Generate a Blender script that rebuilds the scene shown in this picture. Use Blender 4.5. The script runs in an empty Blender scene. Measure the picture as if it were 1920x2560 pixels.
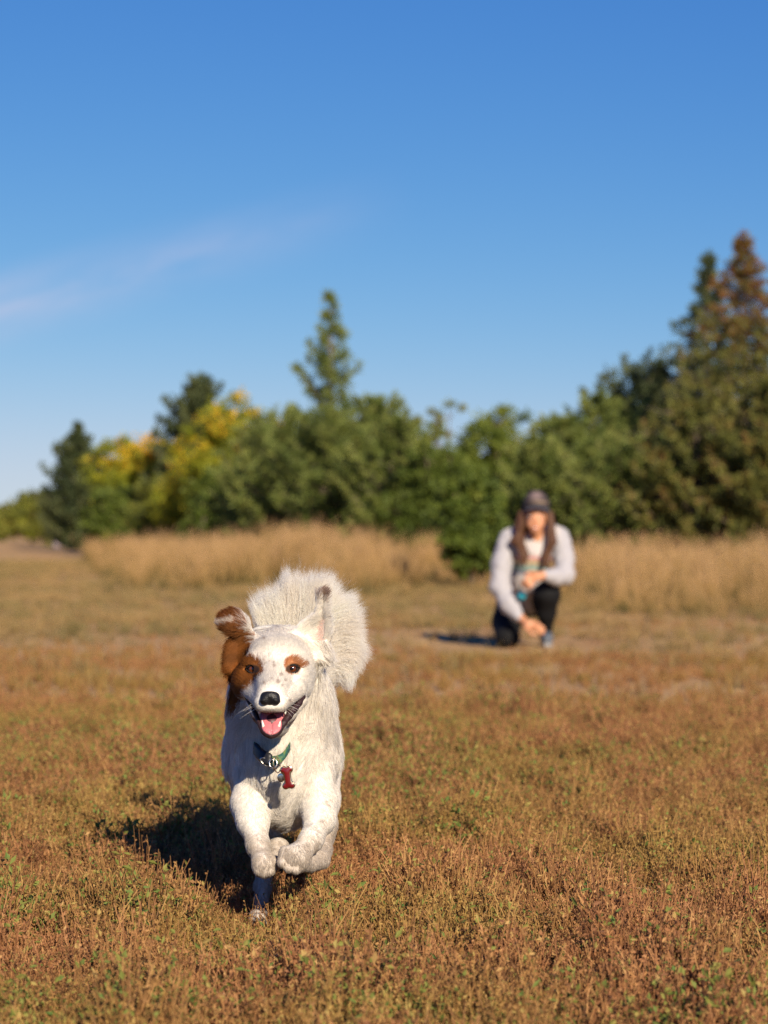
import bpy, math, random
import numpy as np
from mathutils import Vector, Matrix
from mathutils.kdtree import KDTree

# ------------------------------------------------------------------ camera, world, sun, exposure
scene = bpy.context.scene
COL = scene.collection
F = 6044.4          # focal length in pixels of the 1920 x 2560 photograph (85 mm on a 36 mm tall frame)
H = 0.855           # camera height above the ground
HZ = 1318.0         # row of the horizon
FOCUS = 4.97

cam_d = bpy.data.cameras.new("camera")
cam_d.sensor_fit = 'VERTICAL'
cam_d.sensor_height = 36.0
cam_d.lens = 85.0
cam_d.shift_y = (HZ - 1280.0) / 2560.0
cam_d.clip_start = 0.1
cam_d.clip_end = 6000.0
cam_d.dof.use_dof = True
cam_d.dof.focus_distance = FOCUS
cam_d.dof.aperture_fstop = 4.2
cam_d.dof.aperture_blades = 0
cam = bpy.data.objects.new("camera", cam_d)
cam.location = (0, 0, H)
cam.rotation_euler = (math.radians(90), 0, 0)
COL.objects.link(cam)
scene.camera = cam

SUN_AZ = math.radians(21)     # the sun stands behind the camera, this far round to the right
SUN_EL = math.radians(27)
sun_d = bpy.data.lights.new("sun", 'SUN')
sun_d.energy = 5.0
sun_d.angle = math.radians(0.53)
sun_d.color = (1.0, 0.87, 0.69)
sun = bpy.data.objects.new("sun", sun_d)
to_sun = Vector((math.sin(SUN_AZ) * math.cos(SUN_EL), -math.cos(SUN_AZ) * math.cos(SUN_EL), math.sin(SUN_EL)))
sun.rotation_euler = (-to_sun).to_track_quat('-Z', 'Y').to_euler()
sun.location = (4, -6, 8)
COL.objects.link(sun)

world = bpy.data.worlds.new("World")
scene.world = world
world.use_nodes = True
wt = world.node_tree
wt.nodes.clear()


def N(nt, t, **kw):
    n = nt.nodes.new(t)
    for k, v in kw.items():
        if hasattr(n, k):
            setattr(n, k, v)
        else:
            n.inputs[k].default_value = v
    return n


def L(nt, a, b):
    nt.links.new(a, b)


def MATH(nt, op, a=None, b=None, clamp=False):
    n = nt.nodes.new('ShaderNodeMath')
    n.operation = op
    n.use_clamp = clamp
    for i, v in enumerate((a, b)):
        if v is None:
            continue
        if isinstance(v, (int, float)):
            n.inputs[i].default_value = v
        else:
            nt.links.new(v, n.inputs[i])
    return n.outputs[0]


sky = N(wt, 'ShaderNodeTexSky', sky_type='NISHITA', sun_disc=False)
sky.sun_elevation = SUN_EL
sky.sun_rotation = math.pi - SUN_AZ      # set to the lamp's direction
sky.altitude = 200
sky.air_density = 0.8
sky.dust_density = 0.0
sky.ozone_density = 8.0
# thin cirrus streak, laid out in directions of the sky dome
tc = N(wt, 'ShaderNodeTexCoord')
sep = N(wt, 'ShaderNodeSeparateXYZ')
L(wt, tc.outputs['Generated'], sep.inputs[0])
ysafe = MATH(wt, 'MAXIMUM', sep.outputs[1], 0.05)
uu = MATH(wt, 'DIVIDE', sep.outputs[0], ysafe)
vv = MATH(wt, 'DIVIDE', sep.outputs[2], ysafe)
cb = N(wt, 'ShaderNodeCombineXYZ')
along = MATH(wt, 'ADD', uu, MATH(wt, 'MULTIPLY', vv, 0.27))
across = MATH(wt, 'SUBTRACT', vv, MATH(wt, 'MULTIPLY', uu, 0.27))
L(wt, along, cb.inputs[0])
L(wt, across, cb.inputs[1])
mp = N(wt, 'ShaderNodeMapping')
mp.inputs['Scale'].default_value = (7, 26, 1)
L(wt, cb.outputs[0], mp.inputs[0])
nz = N(wt, 'ShaderNodeTexNoise', Scale=1.0, Detail=5.0, Roughness=0.55, Distortion=0.35)
L(wt, mp.outputs[0], nz.inputs['Vector'])
d_band = MATH(wt, 'ABSOLUTE', MATH(wt, 'SUBTRACT', across, 0.1338))
band = MATH(wt, 'SUBTRACT', 1.0, MATH(wt, 'DIVIDE', d_band, 0.022), clamp=True)
band = MATH(wt, 'MULTIPLY', band, band)
streak = N(wt, 'ShaderNodeMapRange', clamp=True)
streak.inputs[1].default_value = 0.36
streak.inputs[2].default_value = 0.64
L(wt, nz.outputs[0], streak.inputs[0])
fade = N(wt, 'ShaderNodeMapRange', clamp=True)      # the streak thins out towards the right
fade.inputs[1].default_value = 0.05
fade.inputs[2].default_value = -0.16
L(wt, along, fade.inputs[0])
cl = MATH(wt, 'MULTIPLY', MATH(wt, 'MULTIPLY', band, streak.outputs[0]), fade.outputs[0], clamp=True)
cl = MATH(wt, 'MULTIPLY', cl, 0.85)
sepc = N(wt, 'ShaderNodeSeparateColor')      # colour grade of the whole dome: the photograph's sky is a deep, clean blue
L(wt, sky.outputs[0], sepc.inputs[0])
comc = N(wt, 'ShaderNodeCombineColor')
for i, (gam, mul, cap) in enumerate(((1.47, 0.54, 5.8), (1.02, 0.824, 8.0), (0.52, 2.42, 12.0))):
    ch = MATH(wt, 'MULTIPLY', MATH(wt, 'POWER', sepc.outputs[i], gam), mul)
    soft = MATH(wt, 'POWER', MATH(wt, 'ADD', 1.0, MATH(wt, 'POWER', MATH(wt, 'DIVIDE', ch, cap * 1.06), 4.0)), 0.25)
    L(wt, MATH(wt, 'DIVIDE', ch, soft), comc.inputs[i])
mixc = N(wt, 'ShaderNodeMix', data_type='RGBA')
L(wt, cl, mixc.inputs[0])
L(wt, comc.outputs[0], mixc.inputs[6])
mixc.inputs[7].default_value = (6.6, 6.2, 7.7, 1)
bg = N(wt, 'ShaderNodeBackground', Strength=0.067)
L(wt, mixc.outputs[2], bg.inputs[0])
wo = N(wt, 'ShaderNodeOutputWorld')
L(wt, bg.outputs[0], wo.inputs[0])

vs = scene.view_settings
vs.view_transform = 'Standard'
vs.look = 'None'
vs.exposure = 0.58
vs.gamma = 1.0
vs.use_curve_mapping = False
scene.render.engine = 'CYCLES'
cy = scene.cycles
cy.use_denoising = True
try:
    cy.denoiser = 'OPENIMAGEDENOISE'
    cy.denoising_input_passes = 'RGB_ALBEDO_NORMAL'
    cy.denoising_prefilter = 'NONE'
except Exception:
    pass
cy.max_bounces = 8
cy.diffuse_bounces = 5
cy.glossy_bounces = 2
cy.transmission_bounces = 4
cy.transparent_max_bounces = 8
cy.caustics_reflective = False
cy.caustics_refractive = False
scene.cycles_curves.shape = 'RIBBONS'

# ------------------------------------------------------------------ helpers
rng = np.random.default_rng(11)


def P(px, py, Y):
    """a point of the photograph at the distance Y, in metres"""
    return np.array([(px - 960.0) / F * Y, Y, H + (HZ - py) / F * Y])


def to_px(V):
    V = np.asarray(V)
    return 960 + V[..., 0] / V[..., 1] * F, HZ - (V[..., 2] - H) / V[..., 1] * F


def org_of(o):
    v = np.zeros(3)
    while o is not None:
        v += np.array(o.location)
        o = o.parent
    return v


def mk(name, V, Fs, mat, parent=None, smooth=True, attrs=None, matidx=None):
    V = np.asarray(V, dtype=np.float32)
    if parent is not None:
        V = V - org_of(parent).astype(np.float32)
    if isinstance(Fs, np.ndarray):
        Fs = [Fs]
    Fs = [np.asarray(f, dtype=np.int32) for f in Fs if len(f)]
    me = bpy.data.meshes.new(name)
    me.vertices.add(len(V))
    me.vertices.foreach_set('co', V.ravel())
    loops = np.concatenate([f.ravel() for f in Fs])
    tot = np.concatenate([np.full(len(f), f.shape[1], np.int32) for f in Fs])
    me.loops.add(len(loops))
    me.loops.foreach_set('vertex_index', loops)
    me.polygons.add(len(tot))
    st = np.concatenate([[0], np.cumsum(tot)[:-1]]).astype(np.int32)
    me.polygons.foreach_set('loop_start', st)
    me.polygons.foreach_set('use_smooth', np.full(len(tot), smooth))
    mats = mat if isinstance(mat, (list, tuple)) else [mat]
    for m in mats:
        me.materials.append(m)
    if matidx is not None:
        me.polygons.foreach_set('material_index', np.asarray(matidx, np.int32))
    for k, a in (attrs or {}).items():
        a = np.asarray(a, np.float32)
        if a.ndim == 1:
            at = me.attributes.new(k, 'FLOAT', 'POINT')
            at.data.foreach_set('value', a)
        else:
            at = me.attributes.new(k, 'FLOAT_COLOR', 'POINT')
            if a.shape[1] == 3:
                a = np.hstack([a, np.ones((len(a), 1), np.float32)])
            at.data.foreach_set('color', a.ravel())
    me.update(calc_edges=True)
    o = bpy.data.objects.new(name, me)
    COL.objects.link(o)
    if parent is not None:
        o.parent = parent
    return o


def thing(name, label, cat, loc, group=None):
    o = bpy.data.objects.new(name, None)
    o.empty_display_size = 0.1
    o.location = loc
    COL.objects.link(o)
    o['label'] = label
    o['category'] = cat
    if group:
        o['group'] = group
    return o


class Geo:
    """collects verts / faces / one float per vert"""
    def __init__(s):
        s.V, s.T, s.Q, s.A, s.n = [], [], [], [], 0

    def add(s, V, T=None, Q=None, a=0.0):
        V = np.asarray(V, float).reshape(-1, 3)
        if T is not None and len(T):
            s.T.append(np.asarray(T) + s.n)
        if Q is not None and len(Q):
            s.Q.append(np.asarray(Q) + s.n)
        s.V.append(V)
        s.A.append(np.broadcast_to(np.asarray(a, float), (len(V),)).copy())
        s.n += len(V)

    def tube(s, pts, rad, sides=6, a=0.0, cap=True):
        pts = np.asarray(pts, float)
        m = len(pts)
        rad = np.broadcast_to(np.asarray(rad, float), (m,))
        t = np.gradient(pts, axis=0)
        t /= np.linalg.norm(t, axis=1, keepdims=True) + 1e-12
        ref = np.array([0.31, 0.17, 0.93]) if abs(t[0][2]) < 0.8 else np.array([0.93, 0.31, 0.17])
        u = np.cross(t, ref)
        u /= np.linalg.norm(u, axis=1, keepdims=True) + 1e-12
        w = np.cross(t, u)
        an = np.arange(sides) / sides * 2 * np.pi
        V = pts[:, None] + rad[:, None, None] * (u[:, None] * np.cos(an)[None, :, None] + w[:, None] * np.sin(an)[None, :, None])
        V = V.reshape(-1, 3)
        i = np.arange(m - 1)[:, None] * sides
        j = np.arange(sides)[None]
        j2 = (j + 1) % sides
        Q = np.stack([i + j, i + j2, i + sides + j2, i + sides + j], -1).reshape(-1, 4)
        T = None
        if cap:
            V = np.vstack([V, pts[:1], pts[-1:]])
            b, e = m * sides, m * sides + 1
            jj = np.arange(sides)
            T = np.vstack([np.stack([np.full(sides, b), (jj + 1) % sides, jj], 1),
                           np.stack([np.full(sides, e), (m - 1) * sides + jj, (m - 1) * sides + (jj + 1) % sides], 1)])
        s.add(V, T, Q, a)

    def ell(s, c, r, R=None, nu=16, nv=10, a=0.0):
        th = np.linspace(0, np.pi, nv + 1)[1:-1]
        ph = np.arange(nu) / nu * 2 * np.pi
        ring = np.stack([np.sin(th)[:, None] * np.cos(ph)[None], np.sin(th)[:, None] * np.sin(ph)[None], np.repeat(np.cos(th)[:, None], nu, 1)], -1).reshape(-1, 3)
        V = np.vstack([ring, [[0, 0, 1]], [[0, 0, -1]]]) * np.asarray(r)
        if R is not None:
            V = V @ np.asarray(R).T
        V = V + np.asarray(c)
        m = nv - 1
        i = np.arange(m - 1)[:, None] * nu
        j = np.arange(nu)[None]
        j2 = (j + 1) % nu
        Q = np.stack([i + j, i + nu + j, i + nu + j2, i + j2], -1).reshape(-1, 4)
        jj = np.arange(nu)
        T = np.vstack([np.stack([np.full(nu, m * nu), jj, (jj + 1) % nu], 1), np.stack([np.full(nu, m * nu + 1), (m - 1) * nu + (jj + 1) % nu, (m - 1) * nu + jj], 1)])
        s.add(V, T, Q, a)

    def prism(s, poly, d0, d1, a=0.0):
        """poly: list of 3-D points; extruded by the vectors d0 .. d1"""
        poly = np.asarray(poly, float)
        n = len(poly)
        c = poly.mean(0)
        V = np.vstack([poly + d0, poly + d1, [c + d0], [c + d1]])
        j = np.arange(n)
        k = (j + 1) % n
        Q = np.stack([j, k, n + k, n + j], 1)
        T = np.vstack([np.stack([np.full(n, 2 * n), k, j], 1), np.stack([np.full(n, 2 * n + 1), n + j, n + k], 1)])
        s.add(V, T, Q, a)

    def build(s, name, mat, parent=None, smooth=True, attr='tint'):
        V = np.vstack(s.V)
        Fs = []
        if s.T:
            Fs.append(np.vstack(s.T))
        if s.Q:
            Fs.append(np.vstack(s.Q))
        return mk(name, V, Fs, mat, parent, smooth, {attr: np.concatenate(s.A)})


# ---- signed distance modelling (smooth unions of tapered limbs and ellipsoids), meshed by surface nets
class SDF:
    def __init__(s):
        s.prims = []
        s.cuts = []

    def cut(s, c, r, k=0.006):
        s.ell(c, r, k)
        f, a, b, k, tag = s.prims.pop()
        s.cuts.append((f, a, b, k))
        return s

    def ell(s, c, r, k=0.02, R=None, tag=None):
        c = np.asarray(c, float)
        r = np.asarray(r, float) * np.ones(3)
        M = np.eye(3) if R is None else np.asarray(R)

        def f(X):
            q = (X - c) @ M
            k0 = np.sqrt(((q / r) ** 2).sum(-1)) + 1e-9
            k1 = np.sqrt(((q / r ** 2) ** 2).sum(-1)) + 1e-9
            return k0 * (k0 - 1) / k1
        m = r.max()
        s.prims.append((f, c - m, c + m, k, tag))
        return s

    def chain(s, pts, rad, k=0.02, tag=None):
        pts = [np.asarray(p, float) for p in pts]
        for a, b, ra, rb in zip(pts[:-1], pts[1:], rad[:-1], rad[1:]):
            def f(X, a=a, b=b, ra=ra, rb=rb):
                ba = b - a
                t = np.clip(((X - a) @ ba) / (ba @ ba), 0, 1)
                return np.sqrt((((X - a) - t[..., None] * ba) ** 2).sum(-1)) - (ra + t * (rb - ra))
            m = max(ra, rb)
            s.prims.append((f, np.minimum(a, b) - m, np.maximum(a, b) + m, k, tag))
        return s

    def sheet(s, poly_px, Y, depth, thick, k=0.01, tag=None):
        """an ear flap: outline given in the frontal view, mid surface depth(X, inside), thickness"""
        pl = np.array([P(a, b, Y)[[0, 2]] for a, b in poly_px])

        def f(X):
            d2 = poly_dist(pl, X[..., 0], X[..., 2])
            w = np.abs(X[..., 1] - depth(X, -d2)) - thick
            e = np.maximum(d2, -0.02)
            return np.minimum(np.maximum(e, w), 0) + np.sqrt(np.maximum(e, 0) ** 2 + np.maximum(w, 0) ** 2) - 0.001
        lo = np.array([pl[:, 0].min(), Y - 0.06, pl[:, 1].min()])
        hi = np.array([pl[:, 0].max(), Y + 0.06, pl[:, 1].max()])
        s.prims.append((f, lo, hi, k, tag))
        return s

    def mesh(s, h, cap=0.05):
        lo = np.min([p[1] for p in s.prims], 0) - 4 * h
        hi = np.max([p[2] for p in s.prims], 0) + 4 * h
        n = np.ceil((hi - lo) / h).astype(int) + 1
        D = np.full(n, cap, np.float32)
        ax = [lo[i] + np.arange(n[i]) * h for i in range(3)]
        for f, a, b, k, tag in s.prims:
            m = k + 2.5 * h
            i0 = np.maximum(np.floor((a - m - lo) / h).astype(int), 0)
            i1 = np.minimum(np.ceil((b + m - lo) / h).astype(int) + 1, n)
            G = np.stack(np.meshgrid(*[ax[i][i0[i]:i1[i]] for i in range(3)], indexing='ij'), -1)
            d = f(G)
            S = D[i0[0]:i1[0], i0[1]:i1[1], i0[2]:i1[2]]
            hh = np.maximum(k - np.abs(S - d), 0) / k
            S[...] = np.minimum(S, d) - hh * hh * k * 0.25
        for f, a, b, k in s.cuts:
            m = k + 2.5 * h
            i0 = np.maximum(np.floor((a - m - lo) / h).astype(int), 0)
            i1 = np.minimum(np.ceil((b + m - lo) / h).astype(int) + 1, n)
            G = np.stack(np.meshgrid(*[ax[i][i0[i]:i1[i]] for i in range(3)], indexing='ij'), -1)
            d = -f(G)
            S = D[i0[0]:i1[0], i0[1]:i1[1], i0[2]:i1[2]]
            hh = np.maximum(k - np.abs(S - d), 0) / k
            S[...] = np.maximum(S, d) + hh * hh * k * 0.25
        return surface_nets(D, lo, h)

    def dist(s, X, tags=None):
        out = np.full(len(X), 1.0)
        for f, a, b, k, tag in s.prims:
            if tags is None or tag in tags:
                out = np.minimum(out, f(X))
        return out


def poly_dist(pl, x, z):
    d = np.full(np.shape(x), 1e9)
    ins = np.zeros(np.shape(x), bool)
    n = len(pl)
    for i in range(n):
        a, b = pl[i], pl[(i + 1) % n]
        ex, ez = b - a
        t = np.clip(((x - a[0]) * ex + (z - a[1]) * ez) / (ex * ex + ez * ez + 1e-12), 0, 1)
        d = np.minimum(d, (x - a[0] - t * ex) ** 2 + (z - a[1] - t * ez) ** 2)
        c = (a[1] > z) != (b[1] > z)
        with np.errstate(divide='ignore', invalid='ignore'):
            xi = a[0] + (z - a[1]) * ex / (ez if abs(ez) > 1e-12 else 1e-12)
        ins ^= c & (x < xi)
    d = np.sqrt(d)
    return np.where(ins, -d, d)


def surface_nets(D, lo, h):
    n = np.array(D.shape)
    ins = D < 0
    c = np.zeros(n - 1, np.int8)
    sl = [slice(None, -1), slice(1, None)]
    for i in range(2):
        for j in range(2):
            for k in range(2):
                c += ins[sl[i], sl[j], sl[k]]
    act = (c > 0) & (c < 8)
    idx = np.argwhere(act)
    vid = np.full(n - 1, -1, np.int32)
    vid[act] = np.arange(len(idx))
    acc = np.zeros((len(idx), 3))
    cnt = np.zeros(len(idx))
    for axis in range(3):
        o = [a for a in range(3) if a != axis]
        for u in range(2):
            for v in range(2):
                p0 = idx.copy()
                p0[:, o[0]] += u
                p0[:, o[1]] += v
                p1 = p0.copy()
                p1[:, axis] += 1
                d0 = D[p0[:, 0], p0[:, 1], p0[:, 2]]
                d1 = D[p1[:, 0], p1[:, 1], p1[:, 2]]
                m = (d0 < 0) != (d1 < 0)
                t = np.where(m, d0 / np.where(m, d0 - d1, 1), 0)
                q = p0.astype(float)
                q[:, axis] += t
                acc[m] += q[m]
                cnt[m] += 1
    V = lo + h * acc / cnt[:, None]
    Q = []
    for axis in range(3):
        o = [(axis + 1) % 3, (axis + 2) % 3]
        s0 = [slice(None)] * 3
        s1 = [slice(None)] * 3
        s0[axis] = slice(None, -1)
        s1[axis] = slice(1, None)
        a, b = ins[tuple(s0)], ins[tuple(s1)]
        e = np.argwhere(a != b)
        e = e[(e[:, o[0]] > 0) & (e[:, o[1]] > 0) & (e[:, o[0]] < n[o[0]] - 1) & (e[:, o[1]] < n[o[1]] - 1)]
        flip = a[e[:, 0], e[:, 1], e[:, 2]]
        q = []
        for du, dv in ((1, 1), (0, 1), (0, 0), (1, 0)):
            p = e.copy()
            p[:, o[0]] -= du
            p[:, o[1]] -= dv
            q.append(vid[p[:, 0], p[:, 1], p[:, 2]])
        q = np.stack(q, 1)
        q[~flip] = q[~flip][:, ::-1]
        Q.append(q)
    return V, np.vstack(Q)


def wob(X, s, seed=0):
    """cheap smooth noise in -1..1"""
    r = np.random.default_rng(seed)
    out = 0
    for i in range(4):
        k = r.normal(size=3) * s * (0.6 + 0.5 * i)
        out = out + np.sin(np.asarray(X) @ k + r.uniform(0, 6.28))
    return out / 4


# ------------------------------------------------------------------ materials
def mat_new(name):
    m = bpy.data.materials.new(name)
    m.use_nodes = True
    nt = m.node_tree
    nt.nodes.clear()
    out = nt.nodes.new('ShaderNodeOutputMaterial')
    return m, nt, out


def plain(name, col, rough=0.6, metal=0.0, coat=0.0, bump=0.0, bscale=80, spec=0.5, vary=0.12, vscale=6.0, sheen=0.0):
    m, nt, out = mat_new(name)
    b = N(nt, 'ShaderNodeBsdfPrincipled')
    b.inputs['Roughness'].default_value = rough
    b.inputs['Metallic'].default_value = metal
    b.inputs['Coat Weight'].default_value = coat
    b.inputs['Specular IOR Level'].default_value = spec
    b.inputs['Sheen Weight'].default_value = sheen
    tcn = N(nt, 'ShaderNodeTexCoord')
    nn = N(nt, 'ShaderNodeTexNoise', Scale=vscale, Detail=4.0)
    L(nt, tcn.outputs['Object'], nn.inputs['Vector'])
    mx = N(nt, 'ShaderNodeMix', data_type='RGBA')
    L(nt, nn.outputs[0], mx.inputs[0])
    mx.inputs[6].default_value = (*[c * (1 - vary) for c in col], 1)
    mx.inputs[7].default_value = (*[min(1, c * (1 + vary)) for c in col], 1)
    L(nt, mx.outputs[2], b.inputs['Base Color'])
    if bump:
        n2 = N(nt, 'ShaderNodeTexNoise', Scale=bscale, Detail=3.0)
        L(nt, tcn.outputs['Object'], n2.inputs['Vector'])
        bp = N(nt, 'ShaderNodeBump', Strength=bump, Distance=0.01)
        L(nt, n2.outputs[0], bp.inputs['Height'])
        L(nt, bp.outputs[0], b.inputs['Normal'])
    L(nt, b.outputs[0], out.inputs[0])
    return m


def attr_mat(name, attr='col', rough=0.75, trans=0.0, spec=0.3, bump=0.0, bscale=60, sheen=0.0):
    m, nt, out = mat_new(name)
    at = N(nt, 'ShaderNodeAttribute', attribute_name=attr)
    b = N(nt, 'ShaderNodeBsdfPrincipled')
    b.inputs['Roughness'].default_value = rough
    b.inputs['Specular IOR Level'].default_value = spec
    b.inputs['Sheen Weight'].default_value = sheen
    L(nt, at.outputs['Color'], b.inputs['Base Color'])
    if bump:
        tcn = N(nt, 'ShaderNodeTexCoord')
        n2 = N(nt, 'ShaderNodeTexNoise', Scale=bscale, Detail=3.0)
        L(nt, tcn.outputs['Object'], n2.inputs['Vector'])
        bp = N(nt, 'ShaderNodeBump', Strength=bump, Distance=0.01)
        L(nt, n2.outputs[0], bp.inputs['Height'])
        L(nt, bp.outputs[0], b.inputs['Normal'])
    sh = b.outputs[0]
    if trans:
        t = N(nt, 'ShaderNodeBsdfTranslucent')
        L(nt, at.outputs['Color'], t.inputs[0])
        mx = N(nt, 'ShaderNodeMixShader')
        mx.inputs[0].default_value = trans
        L(nt, sh, mx.inputs[1])
        L(nt, t.outputs[0], mx.inputs[2])
        sh = mx.outputs[0]
    L(nt, sh, out.inputs[0])
    return m


def ramp_mat(name, stops, trans=0.25, rough=0.6, patch=0.0, pscale=0.6, rand=0.15, spec=0.3, stops2=None, pcontrast=(0.4, 0.6)):
    """colour by the float attribute 'tint' (which leaf, stem, needle), with patches over the ground and a little change from plant to plant"""
    m, nt, out = mat_new(name)
    at = N(nt, 'ShaderNodeAttribute', attribute_name='tint')
    oi = N(nt, 'ShaderNodeObjectInfo')
    geo = N(nt, 'ShaderNodeNewGeometry')
    v = MATH(nt, 'ADD', at.outputs['Fac'], MATH(nt, 'MULTIPLY', MATH(nt, 'SUBTRACT', oi.outputs['Random'], 0.5), rand))

    def ramp(st, fac):
        r = N(nt, 'ShaderNodeValToRGB')
        e = r.color_ramp.elements
        while len(e) > 1:
            e.remove(e[-1])
        for i, (p, c) in enumerate(st):
            if i == 0:
                el = e[0]
                el.position = p
            else:
                el = e.new(p)
            el.color = (*c, 1)
        L(nt, fac, r.inputs[0])
        return r.outputs[0]
    colr = ramp(stops, v)
    if stops2:
        n2 = N(nt, 'ShaderNodeTexNoise', Scale=pscale, Detail=3.0, Roughness=0.6)
        L(nt, geo.outputs['Position'], n2.inputs['Vector'])
        mr = N(nt, 'ShaderNodeMapRange', clamp=True)
        mr.inputs[1].default_value, mr.inputs[2].default_value = pcontrast
        L(nt, n2.outputs[0], mr.inputs[0])
        mx = N(nt, 'ShaderNodeMix', data_type='RGBA')
        L(nt, mr.outputs[0], mx.inputs[0])
        L(nt, colr, mx.inputs[6])
        L(nt, ramp(stops2, v), mx.inputs[7])
        colr = mx.outputs[2]
    b = N(nt, 'ShaderNodeBsdfPrincipled')
    b.inputs['Roughness'].default_value = rough
    b.inputs['Specular IOR Level'].default_value = spec
    L(nt, colr, b.inputs['Base Color'])
    sh = b.outputs[0]
    if trans:
        t = N(nt, 'ShaderNodeBsdfTranslucent')
        L(nt, colr, t.inputs[0])
        mx = N(nt, 'ShaderNodeMixShader')
        mx.inputs[0].default_value = trans
        L(nt, sh, mx.inputs[1])
        L(nt, t.outputs[0], mx.inputs[2])
        sh = mx.outputs[0]
    L(nt, sh, out.inputs[0])
    return m


# ------------------------------------------------------------------ ground
def ground_height(X, Y):
    return 0.012 * np.sin(X * 1.7 + 0.6 * np.sin(Y * 1.1)) * np.sin(Y * 1.3 + 0.8) + 0.006 * np.sin(X * 5.1 + Y * 3.7)


def make_ground():
    xs = np.concatenate([np.linspace(-2500, -60, 16), np.linspace(-50, -13, 14), np.linspace(-12, 12, 121), np.linspace(13, 50, 14), np.linspace(60, 2500, 16)])
    ys = np.concatenate([np.linspace(-400, -10, 8), np.linspace(-6, 1.5, 10), np.linspace(2, 30, 180), np.linspace(31, 100, 30), np.linspace(120, 5000, 24)])
    X, Y = np.meshgrid(xs, ys, indexing='ij')
    fall = np.clip(1 - (np.hypot(X, Y) - 25) / 30, 0, 1)
    Z = ground_height(X, Y) * fall
    V = np.stack([X, Y, Z], -1).reshape(-1, 3)
    nx, ny = len(xs), len(ys)
    i = np.arange(nx - 1)[:, None] * ny
    j = np.arange(ny - 1)[None]
    Q = np.stack([i + j, i + ny + j, i + ny + j + 1, i + j + 1], -1).reshape(-1, 4)
    m, nt, out = mat_new('field_soil')
    geo = N(nt, 'ShaderNodeNewGeometry')
    def noise(scale, detail=5.0, rough=0.6, stretch=None):
        n = N(nt, 'ShaderNodeTexNoise', Scale=scale, Detail=detail, Roughness=rough)
        if stretch:
            mpn = N(nt, 'ShaderNodeMapping')
            mpn.inputs['Scale'].default_value = stretch
            L(nt, geo.outputs['Position'], mpn.inputs[0])
            L(nt, mpn.outputs[0], n.inputs['Vector'])
        else:
            L(nt, geo.outputs['Position'], n.inputs['Vector'])
        return n.outputs[0]
    def rampc(fac, st):
        r = N(nt, 'ShaderNodeValToRGB')
        e = r.color_ramp.elements
        e[0].position, e[0].color = st[0][0], (*st[0][1], 1)
        e[1].position, e[1].color = st[-1][0], (*st[-1][1], 1)
        for p, c in st[1:-1]:
            e.new(p).color = (*c, 1)
        L(nt, fac, r.inputs[0])
        return r.outputs[0]
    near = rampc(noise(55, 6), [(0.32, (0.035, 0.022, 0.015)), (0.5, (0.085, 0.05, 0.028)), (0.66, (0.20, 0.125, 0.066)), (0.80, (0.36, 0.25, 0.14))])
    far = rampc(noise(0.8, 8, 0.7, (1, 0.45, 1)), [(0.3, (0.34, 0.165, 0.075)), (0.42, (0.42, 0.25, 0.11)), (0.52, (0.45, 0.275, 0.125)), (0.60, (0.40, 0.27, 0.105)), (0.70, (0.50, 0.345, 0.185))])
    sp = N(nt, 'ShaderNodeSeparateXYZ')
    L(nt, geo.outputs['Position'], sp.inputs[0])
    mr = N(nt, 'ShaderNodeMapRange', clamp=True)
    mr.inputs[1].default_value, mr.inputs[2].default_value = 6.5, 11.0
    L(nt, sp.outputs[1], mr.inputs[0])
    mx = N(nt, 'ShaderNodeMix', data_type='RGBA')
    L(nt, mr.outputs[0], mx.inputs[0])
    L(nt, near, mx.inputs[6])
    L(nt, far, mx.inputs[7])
    b = N(nt, 'ShaderNodeBsdfPrincipled')
    b.inputs['Roughness'].default_value = 0.95
    b.inputs['Specular IOR Level'].default_value = 0.1
    L(nt, mx.outputs[2], b.inputs['Base Color'])
    bp = N(nt, 'ShaderNodeBump', Strength=0.8, Distance=0.012)
    L(nt, noise(90, 4), bp.inputs['Height'])
    L(nt, bp.outputs[0], b.inputs['Normal'])
    L(nt, b.outputs[0], out.inputs[0])
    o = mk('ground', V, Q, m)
    o['kind'] = 'structure'
    o['label'] = 'flat dry field of brown soil and litter under the low plants'
    return o


make_ground()


# ------------------------------------------------------------------ plants that cover the ground
def leaf_faces(g, pos, d, nrm, ln, wd, tint):
    """rhombic leaves: arrays of centre base pos, direction d, side vector from nrm"""
    side = np.cross(d, nrm)
    side /= np.linalg.norm(side, axis=1, keepdims=True) + 1e-9
    up = np.cross(side, d)
    n = len(pos)
    ln = ln[:, None]
    wd = wd[:, None]
    a = pos
    b = pos + d * ln * 0.5 + side * wd * 0.5 + up * wd * 0.15
    c = pos + d * ln
    e = pos + d * ln * 0.5 - side * wd * 0.5 + up * wd * 0.15
    V = np.stack([a, b, c, e], 1).reshape(-1, 3)
    i = np.arange(n)[:, None] * 4
    T = np.vstack([i + np.array([0, 1, 2]), i + np.array([0, 2, 3])])
    g.add(V, T, None, np.repeat(tint, 4))


def rdir(r, n, zb=0.0):
    d = r.normal(size=(n, 3))
    d[:, 2] += zb
    return d / (np.linalg.norm(d, axis=1, keepdims=True) + 1e-9)


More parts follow.
